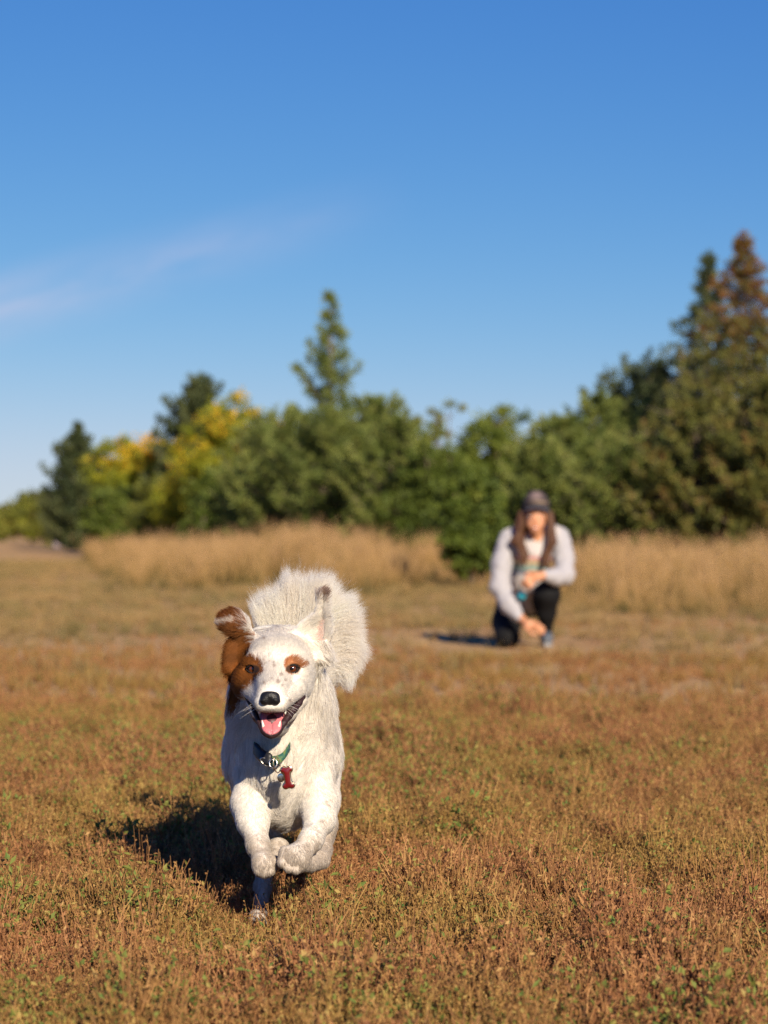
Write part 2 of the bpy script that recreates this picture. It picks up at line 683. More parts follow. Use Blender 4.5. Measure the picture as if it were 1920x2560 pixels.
def plant_proto(r, g, hgt=0.1, nst=9, spread=0.03, leafy=1.0, green=0.2):
    for s in range(nst):
        a = r.uniform(0, 6.28)
        b0 = np.array([math.cos(a), math.sin(a), 0]) * r.uniform(0, spread)
        hh = hgt * r.uniform(0.45, 1.1)
        lean = np.array([math.cos(a), math.sin(a), 0]) * hh * r.uniform(0.03, 0.42) + r.normal(size=3) * [0.006, 0.006, 0]
        t = np.linspace(0, 1, 5)[:, None]
        pts = b0 + np.array([0, 0, 1]) * hh * t + lean * t ** 1.6 + r.normal(size=(5, 3)) * 0.0025
        st = r.uniform(0.2, 0.68)
        g.tube(pts, np.linspace(0.0011, 0.0006, 5), 3, st, cap=False)
        tw = pts[2:4]
        for q in tw:                                     # side twigs
            if r.random() < 0.8:
                dq = rdir(r, 1, 1.0)[0] * r.uniform(0.008, 0.020)
                g.tube(np.array([q, q + dq * 0.55 + [0, 0, 0.003], q + dq]), [0.0006, 0.0005, 0.0003], 3, st + 0.06, cap=False)
                m = int(5 * leafy)
                pp = q + dq * r.uniform(0.4, 1.0, (m, 1))
                leaf_faces(g, pp, rdir(r, m, 0.7), rdir(r, m), r.uniform(0.002, 0.005, m), r.uniform(0.0012, 0.0026, m), np.clip(r.normal(0.45, 0.14, m), 0, 0.78))
        m = int(r.integers(8, 14) * leafy)
        tt = r.uniform(0.25, 1.0, m)
        ii = np.clip((tt * 4).astype(int), 0, 3)
        fr = (tt * 4 - ii)[:, None]
        pp = pts[ii] * (1 - fr) + pts[ii + 1] * fr
        gm = r.random(m) < green * (0.4 + tt)
        tint = np.where(gm, r.uniform(0.75, 1.0, m), np.clip(r.normal(0.4, 0.15, m), 0, 0.74))
        big = np.where(gm, 1.5, 1.0)
        leaf_faces(g, pp, rdir(r, m, 0.6), rdir(r, m), r.uniform(0.0045, 0.0095, m) * big, r.uniform(0.0020, 0.0042, m) * big, tint)


def straw_proto(r, g):
    for s in range(16):
        a = r.uniform(0, 6.28)
        c = np.array([r.normal() * 0.05, r.normal() * 0.05, r.uniform(0.002, 0.02)])
        d = np.array([math.cos(a), math.sin(a), r.uniform(-0.12, 0.3)]) * r.uniform(0.02, 0.06)
        g.tube(np.array([c - d, c + r.normal(size=3) * 0.003, c + d]), [0.0008, 0.0011, 0.0007], 3, r.uniform(0.3, 0.65), cap=False)


def grass_proto(r, g, hgt, n, spread, width, heads=True, lean=0.35, tl=(0.2, 0.75)):
    for s in range(n):
        a = r.uniform(0, 6.28)
        b0 = np.array([math.cos(a), math.sin(a), 0]) * spread * math.sqrt(r.random())
        hh = hgt * r.uniform(0.55, 1.05)
        a2 = r.uniform(0, 6.28)
        ln = np.array([math.cos(a2), math.sin(a2), 0]) * hh * r.uniform(0.05, lean)
        t = np.linspace(0, 1, 5)
        pts = b0 + np.outer(t, [0, 0, hh]) + np.outer(t ** 2, ln) - np.outer(t ** 4, [0, 0, hh * 0.12])
        side = np.array([math.sin(a2), -math.cos(a2), 0])
        side = side * math.cos(a) + np.array([math.cos(a2), math.sin(a2), 0]) * math.sin(a)
        w = width * np.array([1, 0.9, 0.75, 0.5, 0.1])[:, None] * side
        V = np.vstack([pts - w, pts + w])
        Q = [[i, i + 1, 5 + i + 1, 5 + i] for i in range(4)]
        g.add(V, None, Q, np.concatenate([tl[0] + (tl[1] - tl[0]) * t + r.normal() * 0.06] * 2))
        if heads and r.random() < 0.55:
            m = 9
            pp = pts[3] + (pts[4] - pts[3]) * r.uniform(0.1, 1.1, (m, 1)) + r.normal(size=(m, 3)) * width * 1.5
            leaf_faces(g, pp, rdir(r, m, 1.0), rdir(r, m), r.uniform(3, 7, m) * width, r.uniform(1.5, 3, m) * width, np.full(m, 0.86) + r.normal(size=m) * 0.06)


def scatter(name, protos, pts, rotz, tilt, scl, idx, label):
    """instances of the prototype plants over the ground (uncountable cover: one stuff object)"""
    pc = bpy.data.collections.new(name + '_kinds')
    for i, me in enumerate(protos):
        o = bpy.data.objects.new('%s_kind_%02d' % (name, i), me)
        pc.objects.link(o)
    me = bpy.data.meshes.new(name)
    me.vertices.add(len(pts))
    me.vertices.foreach_set('co', np.asarray(pts, np.float32).ravel())
    rot = np.stack([tilt * np.cos(rotz * 3), tilt * np.sin(rotz * 5), rotz], 1).astype(np.float32)
    a = me.attributes.new('rot', 'FLOAT_VECTOR', 'POINT')
    a.data.foreach_set('vector', rot.ravel())
    a = me.attributes.new('scl', 'FLOAT', 'POINT')
    a.data.foreach_set('value', np.asarray(scl, np.float32))
    a = me.attributes.new('pick', 'INT', 'POINT')
    a.data.foreach_set('value', np.asarray(idx, np.int32))
    o = bpy.data.objects.new(name, me)
    COL.objects.link(o)
    ng = bpy.data.node_groups.new(name + '_nodes', 'GeometryNodeTree')
    ng.interface.new_socket('Geometry', in_out='INPUT', socket_type='NodeSocketGeometry')
    ng.interface.new_socket('Geometry', in_out='OUTPUT', socket_type='NodeSocketGeometry')
    gi = ng.nodes.new('NodeGroupInput')
    go = ng.nodes.new('NodeGroupOutput')
    ci = ng.nodes.new('GeometryNodeCollectionInfo')
    ci.inputs['Collection'].default_value = pc
    ci.inputs['Separate Children'].default_value = True
    ci.inputs['Reset Children'].default_value = True
    ip = ng.nodes.new('GeometryNodeInstanceOnPoints')
    ip.inputs['Pick Instance'].default_value = True

    def na(nm, dt):
        n = ng.nodes.new('GeometryNodeInputNamedAttribute')
        n.data_type = dt
        n.inputs[0].default_value = nm
        return n.outputs[0]
    ng.links.new(gi.outputs[0], ip.inputs['Points'])
    ng.links.new(ci.outputs[0], ip.inputs['Instance'])
    ng.links.new(na('pick', 'INT'), ip.inputs['Instance Index'])
    e2r = ng.nodes.new('FunctionNodeEulerToRotation')
    ng.links.new(na('rot', 'FLOAT_VECTOR'), e2r.inputs[0])
    ng.links.new(e2r.outputs[0], ip.inputs['Rotation'])
    ng.links.new(na('scl', 'FLOAT'), ip.inputs['Scale'])
    ng.links.new(ip.outputs[0], go.inputs[0])
    md = o.modifiers.new('scatter', 'NODES')
    md.node_group = ng
    o['kind'] = 'stuff'
    o['label'] = label
    o['category'] = 'ground plants'
    return o


def proto_mesh(fn, mat, name):
    g = Geo()
    fn(g)
    o = g.build(name, mat, None, smooth=False)
    me = o.data
    bpy.data.objects.remove(o)
    return me


RUST = [(0.0, (0.097, 0.042, 0.022)), (0.2, (0.232, 0.101, 0.043)), (0.38, (0.367, 0.163, 0.068)), (0.55, (0.486, 0.237, 0.093)), (0.70, (0.540, 0.325, 0.123)), (0.80, (0.238, 0.237, 0.048)), (1.0, (0.108, 0.171, 0.036))]
OLIVE = [(0.0, (0.092, 0.047, 0.021)), (0.2, (0.227, 0.119, 0.041)), (0.38, (0.351, 0.196, 0.059)), (0.55, (0.432, 0.264, 0.075)), (0.70, (0.443, 0.306, 0.087)), (0.80, (0.216, 0.231, 0.046)), (1.0, (0.103, 0.171, 0.035))]
m_low = ramp_mat('low_plants', RUST, trans=0.3, rough=0.7, rand=0.12, stops2=OLIVE, pscale=1.0, pcontrast=(0.45, 0.58))
m_straw = ramp_mat('straw', [(0, (0.10, 0.06, 0.035)), (0.5, (0.30, 0.20, 0.11)), (1, (0.42, 0.31, 0.19))], trans=0.1, rough=0.6)
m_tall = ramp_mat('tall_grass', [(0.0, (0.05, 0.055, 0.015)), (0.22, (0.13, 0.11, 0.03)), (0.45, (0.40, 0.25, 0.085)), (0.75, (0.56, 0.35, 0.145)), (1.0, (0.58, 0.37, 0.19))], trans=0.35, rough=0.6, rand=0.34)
m_short = ramp_mat('short_grass', [(0.0, (0.09, 0.06, 0.025)), (0.4, (0.34, 0.22, 0.085)), (0.75, (0.46, 0.30, 0.12)), (1.0, (0.44, 0.28, 0.14))], trans=0.25, rough=0.6, rand=0.25,
                   stops2=[(0.0, (0.07, 0.06, 0.02)), (0.4, (0.19, 0.15, 0.05)), (0.75, (0.24, 0.20, 0.07)), (1.0, (0.28, 0.20, 0.09))], pscale=0.7, pcontrast=(0.42, 0.6))


def field(n, y0, y1, extra, r, power=1.0):
    """random points in the wedge the lens sees, widened by extra metres on both sides"""
    u = r.random(n * 2)
    Y = y0 + (y1 - y0) * u ** power
    w = 0.17 * Y + extra
    wmax = 0.17 * y1 + extra
    keep = r.random(n * 2) < w / wmax
    Y = Y[keep][:n]
    X = r.uniform(-1, 1, len(Y)) * (0.17 * Y + extra)
    return X, Y


def make_low_plants():
    r = np.random.default_rng(3)
    protos = []
    for i in range(12):
        gr = [0.03, 0.05, 0.06, 0.08, 0.03, 0.12, 0.04, 0.06, 0.35, 0.5, 0.4, 0.6][i]
        lf = [1.0, 1.2, 0.8, 1.0, 0.6, 1.1, 1.3, 0.9, 1.2, 1.3, 1.0, 1.4][i]
        protos.append(proto_mesh(lambda g: plant_proto(r, g, [0.078, 0.07, 0.085, 0.075, 0.115, 0.08, 0.06, 0.10, 0.08, 0.075, 0.095, 0.07][i], 12, 0.024, lf, gr), m_low, 'low_plant'))
    for i in range(3):
        protos.append(proto_mesh(lambda g: straw_proto(r, g), m_straw, 'dry_straw'))
    # nearer, sharp part
    X, Y = field(58000, 3.0, 11.5, 1.6, r)
    kp = r.random(len(X)) < np.clip((11.5 - Y) / 3.0, 0, 1)
    X, Y = X[kp], Y[kp]
    d = wob(np.stack([X, Y, 0 * X], 1), 1.6, 5)
    gpatch = wob(np.stack([X, Y * 0.7, 0 * X], 1), 1.5, 9) + 0.3 * wob(np.stack([X, Y, 0 * X], 1), 6, 10)
    green = r.random(len(X)) < np.clip(0.09 + 0.75 * gpatch, 0.01, 0.65)
    idx = np.where(green, r.integers(8, 12, len(X)), r.integers(0, 8, len(X)))
    fine = wob(np.stack([X, Y, 0 * X], 1), 14, 6)
    bare = r.random(len(X)) < np.clip(-0.25 - d - 0.5 * fine, 0, 0.75)
    idx = np.where(bare | (r.random(len(X)) < 0.10), r.integers(12, 15, len(X)), idx)
    scl = r.uniform(0.6, 1.3, len(X)) * (1.0 + 0.25 * d + 0.38 * fine)
    scl = scl * (1 - 0.5 * np.exp(-((X + 0.26) / 0.10) ** 2 - ((Y - 4.98) / 0.30) ** 2))
    scl = scl * np.where(green, 1.25, 1.0)
    Z = ground_height(X, Y)
    scatter('low_plants', protos, np.stack([X, Y, Z], 1), r.uniform(0, 6.28, len(X)), r.uniform(0, 0.22, len(X)), scl, idx, 'ankle-high rust and olive dry plants carpeting the near field')
    # further, thinner and lower
    X, Y = field(58000, 8.0, 30.0, 3.5, r)
    d = wob(np.stack([X * 0.6, Y * 0.8, 0 * X], 1), 1.3, 15)
    gpatch = wob(np.stack([X * 0.5, Y * 0.7, 0 * X], 1), 1.2, 19)
    keep = r.random(len(X)) < np.clip(0.5 + 1.2 * d, 0.04, 1) * np.clip((Y - 8) / 2.5, 0, 1) * np.clip(1.3 - (Y - 10.5) / 13, 0.10, 1) * np.where((np.hypot(X - 1.1, (Y - 17.3) * 0.7) < 0.9) & (Y < 18.2), 0.05, 1) * np.where((Y > 15.8) & (Y < 18.8), 0.45, 1)
    X, Y, d, gpatch = X[keep], Y[keep], d[keep], gpatch[keep]
    green = r.random(len(X)) < np.clip(0.05 + 0.3 * gpatch, 0, 0.4)
    idx = np.where(green, r.integers(8, 12, len(X)), r.integers(0, 8, len(X)))
    scl = r.uniform(0.5, 1.0, len(X)) * np.clip(1.1 - (Y - 10.5) / 22, 0.35, 1)
    scatter('thin_low_plants', protos[:12], np.stack([X, Y, ground_height(X, Y) * np.clip(1 - (Y - 25) / 30, 0, 1)], 1), r.uniform(0, 6.28, len(X)), r.uniform(0, 0.25, len(X)), scl, idx, 'thinner rusty low plants further out on the field')


def make_grass():
    r = np.random.default_rng(8)
    short = [proto_mesh(lambda g: grass_proto(r, g, 0.11, 22, 0.06, 0.0016, False, 0.9, (0.1, 0.8)), m_short, 'short_grass') for _ in range(5)]
    X, Y = field(34000, 11.0, 60.0, 3.0, r)
    d = wob(np.stack([X * 0.5, Y * 0.6, 0 * X], 1), 1.1, 33)
    keep = (np.hypot(X - 1.1, (Y - 17.3) * 0.7) > 0.7) & (r.random(len(X)) < np.clip((Y - 11) / 9, 0.1, 1) * np.clip(0.6 + 0.9 * d, 0.05, 1))
    X, Y = X[keep], Y[keep]
    scatter('short_dry_grass', short, np.stack([X, Y, 0 * X], 1), r.uniform(0, 6.28, len(X)), r.uniform(0, 0.2, len(X)), r.uniform(0.6, 1.5, len(X)), r.integers(0, 5, len(X)), 'short straw-coloured grass on the open middle of the field')
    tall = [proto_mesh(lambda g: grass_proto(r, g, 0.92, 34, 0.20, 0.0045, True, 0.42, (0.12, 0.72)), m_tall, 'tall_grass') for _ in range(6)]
    n = 19000
    u = r.random(n)
    Y = 22 + 70 * u ** 1.5
    X = r.uniform(-1, 1, n) * (0.17 * Y + 4)
    px = 960 + X / Y * F
    front = np.interp(px, [-400, 190, 260, 700, 820, 1000, 1120, 1260, 1450, 1920, 2300], [60, 58, 32, 31, 28.5, 27.5, 30, 29, 25, 23.5, 23])
    front = front - 2.0 + 2.2 * wob(np.stack([X, 0.4 * Y, 0 * X], 1), 1.3, 41)
    edge = X > -4.2 - (Y - 32) * 0.115 + 0.5 * np.sin(Y * 0.4) + r.exponential(1.3, n)
    keep = (Y > front) & edge 
    keep &= r.random(n) < np.clip(0.08 + (Y - front) / 9.0, 0, 1) * np.clip(0.75 + 0.5 * wob(np.stack([X, Y, 0 * X], 1), 1.7, 48), 0.2, 1)
    X, Y, front = X[keep], Y[keep], front[keep]
    ang = X / Y
    lump = 0.6 * wob(np.stack([ang * 60, 0 * X, 0 * X], 1), 1.0, 47) + 0.6 * wob(np.stack([ang * 170, Y * 0.2, 0 * X], 1), 1.0, 49)
    gap = 1 - 0.72 * np.exp(-((ang - (1140 - 960) / F) / 0.026) ** 2) * np.clip((42 - Y) / 8, 0, 1)
    gap *= 1 - 0.2 * np.clip((px[keep] < 420) * (420 - px[keep]) / 260, 0, 1) * (Y < 45)
    scl = (0.42 + 0.72 * r.random(len(X)) ** 0.9) * (0.86 + 0.28 * lump) * gap * np.clip(0.36 + 0.64 * (Y - front) / 7.0, 0.3, 1.0) * (1 + 0.22 * wob(np.stack([X, Y, 0 * X], 1), 0.9, 44))
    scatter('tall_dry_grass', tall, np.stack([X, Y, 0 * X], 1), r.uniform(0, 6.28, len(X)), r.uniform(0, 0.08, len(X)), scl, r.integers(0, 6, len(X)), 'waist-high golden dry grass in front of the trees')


make_low_plants()
make_grass()


# ------------------------------------------------------------------ the dog
WHITE = np.array([0.89, 0.845, 0.775])
CREAM = np.array([0.66, 0.55, 0.42])
TAN = np.array([0.31, 0.112, 0.024])
RUSTY = np.array([0.19, 0.052, 0.014])
PINK = np.array([0.62, 0.33, 0.26])

tan_poly = np.array([(640, 1592), (632, 1600), (627, 1618), (621, 1640), (632, 1642), (648, 1650), (659, 1664), (657, 1680), (648, 1692), (636, 1706), (622, 1719), (609, 1728), (606, 1742), (588, 1748), (572, 1722), (555, 1690), (540, 1640), (535, 1510), (600, 1510), (611, 1548), (619, 1574)], float)
eye_poly = np.array([(708, 1662), (712, 1646), (724, 1640), (740, 1645), (753, 1655), (769, 1660), (768, 1669), (753, 1670), (747, 1682), (735, 1690), (720, 1687), (711, 1678)], float)
specks = [(672, 1640, 3), (674, 1657, 3), (685, 1668, 5), (683, 1660, 3), (660, 1652, 4), (661, 1710, 4), (679, 1699, 3), (694, 1706, 6), (702, 1690, 5), (712, 1703, 4), (705, 1715, 3), (723, 1750, 4), (660, 1600, 5), (655, 1660, 4),
          (815, 2005, 5), (825, 2000, 4), (808, 2050, 6), (800, 2052, 4), (645, 2095, 4), (650, 2105, 3), (642, 2088, 3), (773, 1985, 4), (818, 2012, 5), (655, 2140, 3)]


def coat(X, rnd=None):
    """coat colour at points of the dog, from its markings"""
    px, py = to_px(X)
    n = len(X)
    c = np.tile(WHITE, (n, 1))
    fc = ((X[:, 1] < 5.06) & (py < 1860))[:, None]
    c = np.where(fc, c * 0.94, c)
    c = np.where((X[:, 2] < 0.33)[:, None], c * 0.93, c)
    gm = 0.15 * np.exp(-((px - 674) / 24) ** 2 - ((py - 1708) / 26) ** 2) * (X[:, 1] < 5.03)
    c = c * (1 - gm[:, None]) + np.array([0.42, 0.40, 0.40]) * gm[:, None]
    w = wob(X, 60, 3)[:, None] * 0.5 + 0.5
    cream = np.clip((X[:, 1] - 5.06) / 0.12, 0, 1)[:, None] * 0.10 + 0.08 * w
    c = c * (1 - cream) + CREAM * cream
    head = X[:, 1] < 5.16
    jig = 4.0 * wob(X, 260, 4) + 2.0 * wob(X, 700, 5)
    if rnd is not None:
        jig = jig + 9.0 * (rnd - 0.5)
    d = poly_dist(tan_poly, px, py) + jig
    a = np.clip(0.5 - d / 8.0, 0, 1) * head
    rust = np.clip((605 - px) / 40, 0, 1) * np.clip((1560 - py) / 25 + np.clip((py - 1640) / 60, 0, 1) * 0.7, 0, 1)
    tancol = TAN * (0.62 + 0.6 * w) * (1 - rust[:, None]) + RUSTY * rust[:, None]
    c = c * (1 - a[:, None]) + tancol * a[:, None]
    # pale hem of the folded ear tip
    hem = np.exp(-((py - (1566 - (px - 556) * 0.32)) / 5.0) ** 2) * (px < 600) * (px > 550) * head
    c = c * (1 - 0.8 * hem[:, None]) + WHITE * 0.8 * hem[:, None]
    d = poly_dist(eye_poly, px, py) + jig * 0.6 + 1.5
    a = np.clip(0.5 - d / 6.0, 0, 0.92) * head
    c = c * (1 - a[:, None]) + TAN * 1.35 * a[:, None]
    d = np.maximum(np.hypot((px - 804) / 1.0, (py - 1492) / 1.3) - 11, -10) + jig     # brown tip of the upright ear
    a = np.clip(0.45 - d / 9.0, 0, 0.8) * head
    c = c * (1 - a[:, None]) + TAN * 0.7 * a[:, None]
    for sx, sy, sr in specks:
        a = np.clip(1.25 - np.hypot(px - sx, py - sy) / (0.75 * sr), 0, 0.38) * (X[:, 1] < 5.2)
        c = c * (1 - a[:, None]) + TAN * 0.8 * a[:, None]
    # dark skin round the eyes
    ed = np.minimum(np.hypot((px - 633) / 1.45, py - 1673), np.hypot((px - 730.5) / 1.45, py - 1672))
    a = np.clip((13.0 - ed) / 3.5, 0, 0.9) * (X[:, 1] < 5.06)
    c = c * (1 - a[:, None]) + np.array([0.030, 0.018, 0.014]) * a[:, None]
    # dust on the feet
    low = np.clip((0.235 + 0.03 * wob(X, 70, 8) - X[:, 2]) / 0.08, 0, 0.62)[:, None]
    c = c * (1 - low) + np.array([0.40, 0.31, 0.23]) * low
    return np.clip(c, 0.005, 0.96)


def make_dog():
    r = np.random.default_rng(21)
    P0 = globals()['P']

    def P(px, py, Y):                       # the muzzle is a fifth shorter than first measured
        return P0(px, py, 4.985 - (4.985 - Y) * 0.80 if Y < 4.985 else Y)
    root = thing('dog', 'white dog with tan eye patches running towards the camera, mouth open', 'dog', tuple(P(650, 2310, 5.15) * [1, 1, 0]))
    S = SDF()
    # skull and face
    S.ell(P(694, 1654, 5.065), (0.068, 0.078, 0.057), 0.02, tag='face')
    S.ell(P(689, 1634, 5.024), (0.055, 0.048, 0.034), 0.025, tag='face')
    for x in (637, 729):
        S.ell(P(x, 1656, 4.998), (0.023, 0.018, 0.013), 0.018, tag='face')
    S.ell(P(622, 1704, 5.03), (0.034, 0.052, 0.038), 0.025, tag='cheek')
    S.ell(P(746, 1702, 5.03), (0.030, 0.052, 0.042), 0.025, tag='cheek')
    S.chain([P(683, 1690, 4.985), P(677, 1734, 4.896)], [0.040, 0.0280], 0.02, tag='face')
    S.chain([P(682, 1668, 4.99), P(677, 1728, 4.888)], [0.024, 0.017], 0.02, tag='face')
    S.chain([P(630, 1729, 4.972), P(656, 1760, 4.893)], [0.018, 0.0150], 0.022, tag='face')
    S.chain([P(740, 1726, 4.972), P(701, 1759, 4.893)], [0.018, 0.0150], 0.022, tag='face')
    S.ell(P(677, 1763, 4.884), (0.023, 0.016, 0.011), 0.012, tag='face')
    # lower jaw: two rami meeting at the chin, floor of the mouth
    S.chain([P(630, 1757, 4.995), P(656, 1812, 4.930), P(678, 1828, 4.916)], [0.012, 0.0075, 0.008], 0.008, tag='jaw')
    S.chain([P(750, 1752, 4.995), P(702, 1811, 4.930), P(678, 1828, 4.916)], [0.013, 0.0075, 0.008], 0.008, tag='jaw')
    S.chain([P(690, 1812, 5.02), P(679, 1828, 4.935)], [0.026, 0.010], 0.012, tag='jaw')
    # ears
    ear_r = [(737, 1590), (745, 1572), (760, 1556), (783, 1542), (793, 1521), (794, 1490), (803, 1480), (812, 1490), (814, 1512), (812, 1532), (818, 1562), (816, 1602), (822, 1632), (806, 1650), (778, 1640), (750, 1615)]
    S.sheet(ear_r, 5.07, lambda X, i: 5.078 + 0.7 * np.clip(i, 0, 0.02) - 0.10 * np.clip(X[..., 2] - 0.62, 0, 0.2), 0.0042, 0.012, tag='ear')
    ear_l = [(644, 1606), (632, 1578), (612, 1552), (597, 1546), (582, 1556), (582, 1582), (576, 1618), (572, 1648), (580, 1680), (602, 1696), (618, 1672), (630, 1640)]
    S.sheet(ear_l, 5.07, lambda X, i: 5.050 + 0.25 * np.clip(i, 0, 0.02), 0.0060, 0.022, tag='ear')
    tip_l = [(615, 1562), (604, 1540), (588, 1528), (573, 1532), (559, 1549), (555, 1564), (562, 1573), (580, 1574), (600, 1580)]
    S.sheet(tip_l, 5.05, lambda X, i: 5.042 + 0.0 * i, 0.0045, 0.022, tag='ear')
    # neck, trunk
    S.chain([P(697, 1665, 5.12), P(703, 1760, 5.19), P(706, 1860, 5.25)], [0.080, 0.098, 0.113], 0.04, tag='neck')
    S.ell(P(708, 1900, 5.22), (0.104, 0.15, 0.140), 0.05, tag='chest')
    S.ell(P(712, 1990, 5.19), (0.052, 0.075, 0.050), 0.04, tag='chest')
    S.chain([P(712, 1985, 5.16), P(716, 2016, 5.14)], [0.043, 0.013], 0.03, tag='chest')
    S.ell(P(706, 1880, 5.42), (0.116, 0.24, 0.138), 0.05, tag='body')
    S.ell(P(705, 1840, 5.68), (0.105, 0.17, 0.120), 0.05, tag='body')
    # fore legs, lifted and folded at the wrist
    S.chain([P(648, 1950, 5.16), P(628, 2010, 5.13), P(632, 2052, 5.09), P(645, 2115, 5.03), P(661, 2160, 4.99)], [0.050, 0.040, 0.0310, 0.0200, 0.0180], 0.02, tag='leg')
    S.ell(P(660, 2163, 4.98), (0.0205, 0.020, 0.0220), 0.028, tag='leg')
    for x_, y_ in ((646, 2178), (660, 2183), (674, 2178)):
        S.ell(P(x_, y_, 4.972), (0.0088, 0.0125, 0.0095), 0.005, tag='paw')
    S.chain([P(664, 2166, 4.99), P(684, 2152, 5.05), P(693, 2128, 5.10)], [0.020, 0.0185, 0.021], 0.010, tag='paw')
    S.ell(P(695, 2118, 5.115), (0.024, 0.026, 0.020), 0.012, tag='paw')
    S.chain([P(775, 1945, 5.16), P(794, 2005, 5.12), P(799, 2046, 5.08), P(778, 2100, 5.01), P(747, 2138, 4.975)], [0.048, 0.038, 0.0305, 0.0205, 0.0185], 0.02, tag='leg')
    S.ell(P(737, 2146, 4.968), (0.0245, 0.022, 0.0225), 0.028, tag='leg')
    for x_, y_ in ((706, 2158), (720, 2170), (738, 2174)):
        S.ell(P(x_, y_, 4.955), (0.0095, 0.0135, 0.0100), 0.005, tag='paw')
    S.ell(P(712, 2140, 4.968), (0.012, 0.014, 0.020), 0.010, tag='leg')
    S.chain([P(745, 2156, 4.975), P(770, 2158, 5.03), P(795, 2150, 5.075)], [0.021, 0.019, 0.021], 0.010, tag='paw')
    for k in range(3):
        S.ell(P(791 + 9 * k, 2160 - 11 * k, 5.085), (0.010, 0.018, 0.009), 0.004, tag='paw')
    # hind legs reaching forward under the belly
    S.chain([P(655, 1930, 5.62), P(648, 2010, 5.48), P(668, 2085, 5.40), P(668, 2120, 5.44), P(657, 2215, 5.25), P(652, 2270, 5.19)], [0.078, 0.056, 0.030, 0.022, 0.0150, 0.0150], 0.02, tag='leg')
    S.ell(P(649, 2290, 5.155), (0.022, 0.034, 0.017), 0.012, tag='paw')
    for k in range(4):
        S.ell(P(633 + 11 * k, 2297 - 2 * (k in (1, 2)), 5.125 - 0.008 * (k in (1, 2))), (0.0085, 0.017, 0.0105), 0.004, tag='paw')
    S.chain([P(770, 1930, 5.62), P(785, 2000, 5.48), P(800, 2062, 5.38), P(804, 2090, 5.44), P(804, 2125, 5.33), P(802, 2150, 5.25)], [0.078, 0.055, 0.034, 0.024, 0.018, 0.020], 0.025, tag='leg')
    # tail core, curled up over the rump
    S.chain([P(752, 1720, 5.80), P(800, 1672, 5.83), P(822, 1610, 5.80), P(790, 1565, 5.76), P(735, 1570, 5.74)], [0.034, 0.026, 0.020, 0.015, 0.010], 0.02, tag='tail')
    # eye sockets, set where the face surface is
    eyes = []
    for x, y, sx in ((633, 1673, -1), (730.5, 1672, 1)):
        ys = np.linspace(4.93, 5.06, 200)
        dd_ = S.dist(np.array([P0(x, y, q_) for q_ in ys]))
        surf = ys[np.argmax(dd_ < 0.002)]
        eyes.append((P0(x, y, surf + 0.0035), sx))
        S.cut(P0(x, y, surf + 0.001), (0.0165, 0.0120, 0.0100), 0.007)
    V, Q = S.mesh(0.0030)
    fur_skin = attr_mat('dog_skin', 'col', 0.8, 0.0, 0.2)
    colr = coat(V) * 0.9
    # bare and dark places: inside of the mouth edge, ear lining
    px, py = to_px(V)
    body = mk('body', V, Q, fur_skin, root, True, {'col': colr})
    me = body.data
    nv = len(me.vertices)
    nrm = np.empty(nv * 3, np.float32)
    me.vertex_normals.foreach_get('vector', nrm)
    nrm = nrm.reshape(-1, 3).astype(float)
    # soft pink lining of the upright ear, front side only
    ear_in = poly_dist(np.array([(783, 1560), (800, 1540), (811, 1552), (811, 1600), (795, 1610), (782, 1600)], float), px, py)
    pk = np.clip(0.5 - ear_in / 10, 0, 1) * (nrm[:, 1] < 0.2) * (V[:, 1] < 5.12)
    colr = colr * (1 - 0.95 * pk[:, None]) + PINK * 0.95 * pk[:, None]
    at = me.attributes['col']
    at.data.foreach_set('color', np.hstack([colr, np.ones((nv, 1))]).astype(np.float32).ravel())

    # ---------------- facial parts
    m_nose = plain('nose_leather', (0.009, 0.008, 0.009), 0.42, bump=0.2, bscale=420, spec=0.35)
    m_dark = plain('dark_lip', (0.030, 0.013, 0.014), 0.5, bump=0.3, bscale=150, vary=0.3, spec=0.3)
    m_rim = plain('eye_rim', (0.012, 0.008, 0.007), 0.65, spec=0.2)
    m_mouth = plain('mouth_lining', (0.075, 0.022, 0.028), 0.5, bump=0.2, bscale=90)
    m_tongue = plain('tongue_flesh', (0.50, 0.15, 0.165), 0.42, bump=0.25, bscale=260, vary=0.10, vscale=40)
    m_tooth = plain('tooth_enamel', (0.82, 0.77, 0.66), 0.25, vary=0.05)
    m_claw = plain('claw_horn', (0.10, 0.075, 0.06), 0.4)
    NS = SDF()
    c = P(675, 1745, 4.862)
    NS.ell(c + [0, 0.004, 0.004], (0.0190, 0.013, 0.0120), 0.006)
    NS.ell(c + [-0.0105, 0.002, -0.005], (0.0104, 0.012, 0.0104), 0.005)
    NS.ell(c + [0.0105, 0.002, -0.005], (0.0104, 0.012, 0.0104), 0.005)
    NS.chain([c + [0, 0.002, -0.008], c + [0, 0.006, -0.019]], [0.006, 0.003], 0.005)
    NS.ell(c + [0, 0.014, 0.003], (0.018, 0.014, 0.012), 0.008)
    nv_, nq_ = NS.mesh(0.0012, cap=0.02)
    nose = mk('nose', nv_, nq_, m_nose, root)
    m_hole = plain('nostril_dark', (0.004, 0.003, 0.003), 0.7)
    for sx in (-1, 1):
        g = Geo()
        a0 = math.radians(28 * sx)
        g.ell(c + [sx * 0.0115, -0.0085, -0.0035], (0.0056, 0.0036, 0.0040), np.array(Matrix.Rotation(a0, 3, 'Y')), 12, 8)
        g.tube([c + [sx * 0.014, -0.008, -0.005], c + [sx * 0.019, -0.003, -0.0075], c + [sx * 0.021, 0.002, -0.008]], [0.0018, 0.0014, 0.0006], 6)
        g.build('nostril', m_hole, nose)
    # eyes: amber iris, dark pupil, black rims
    m_eye, nt, out = mat_new('dog_eye')
    at_ = N(nt, 'ShaderNodeAttribute', attribute_name='col')
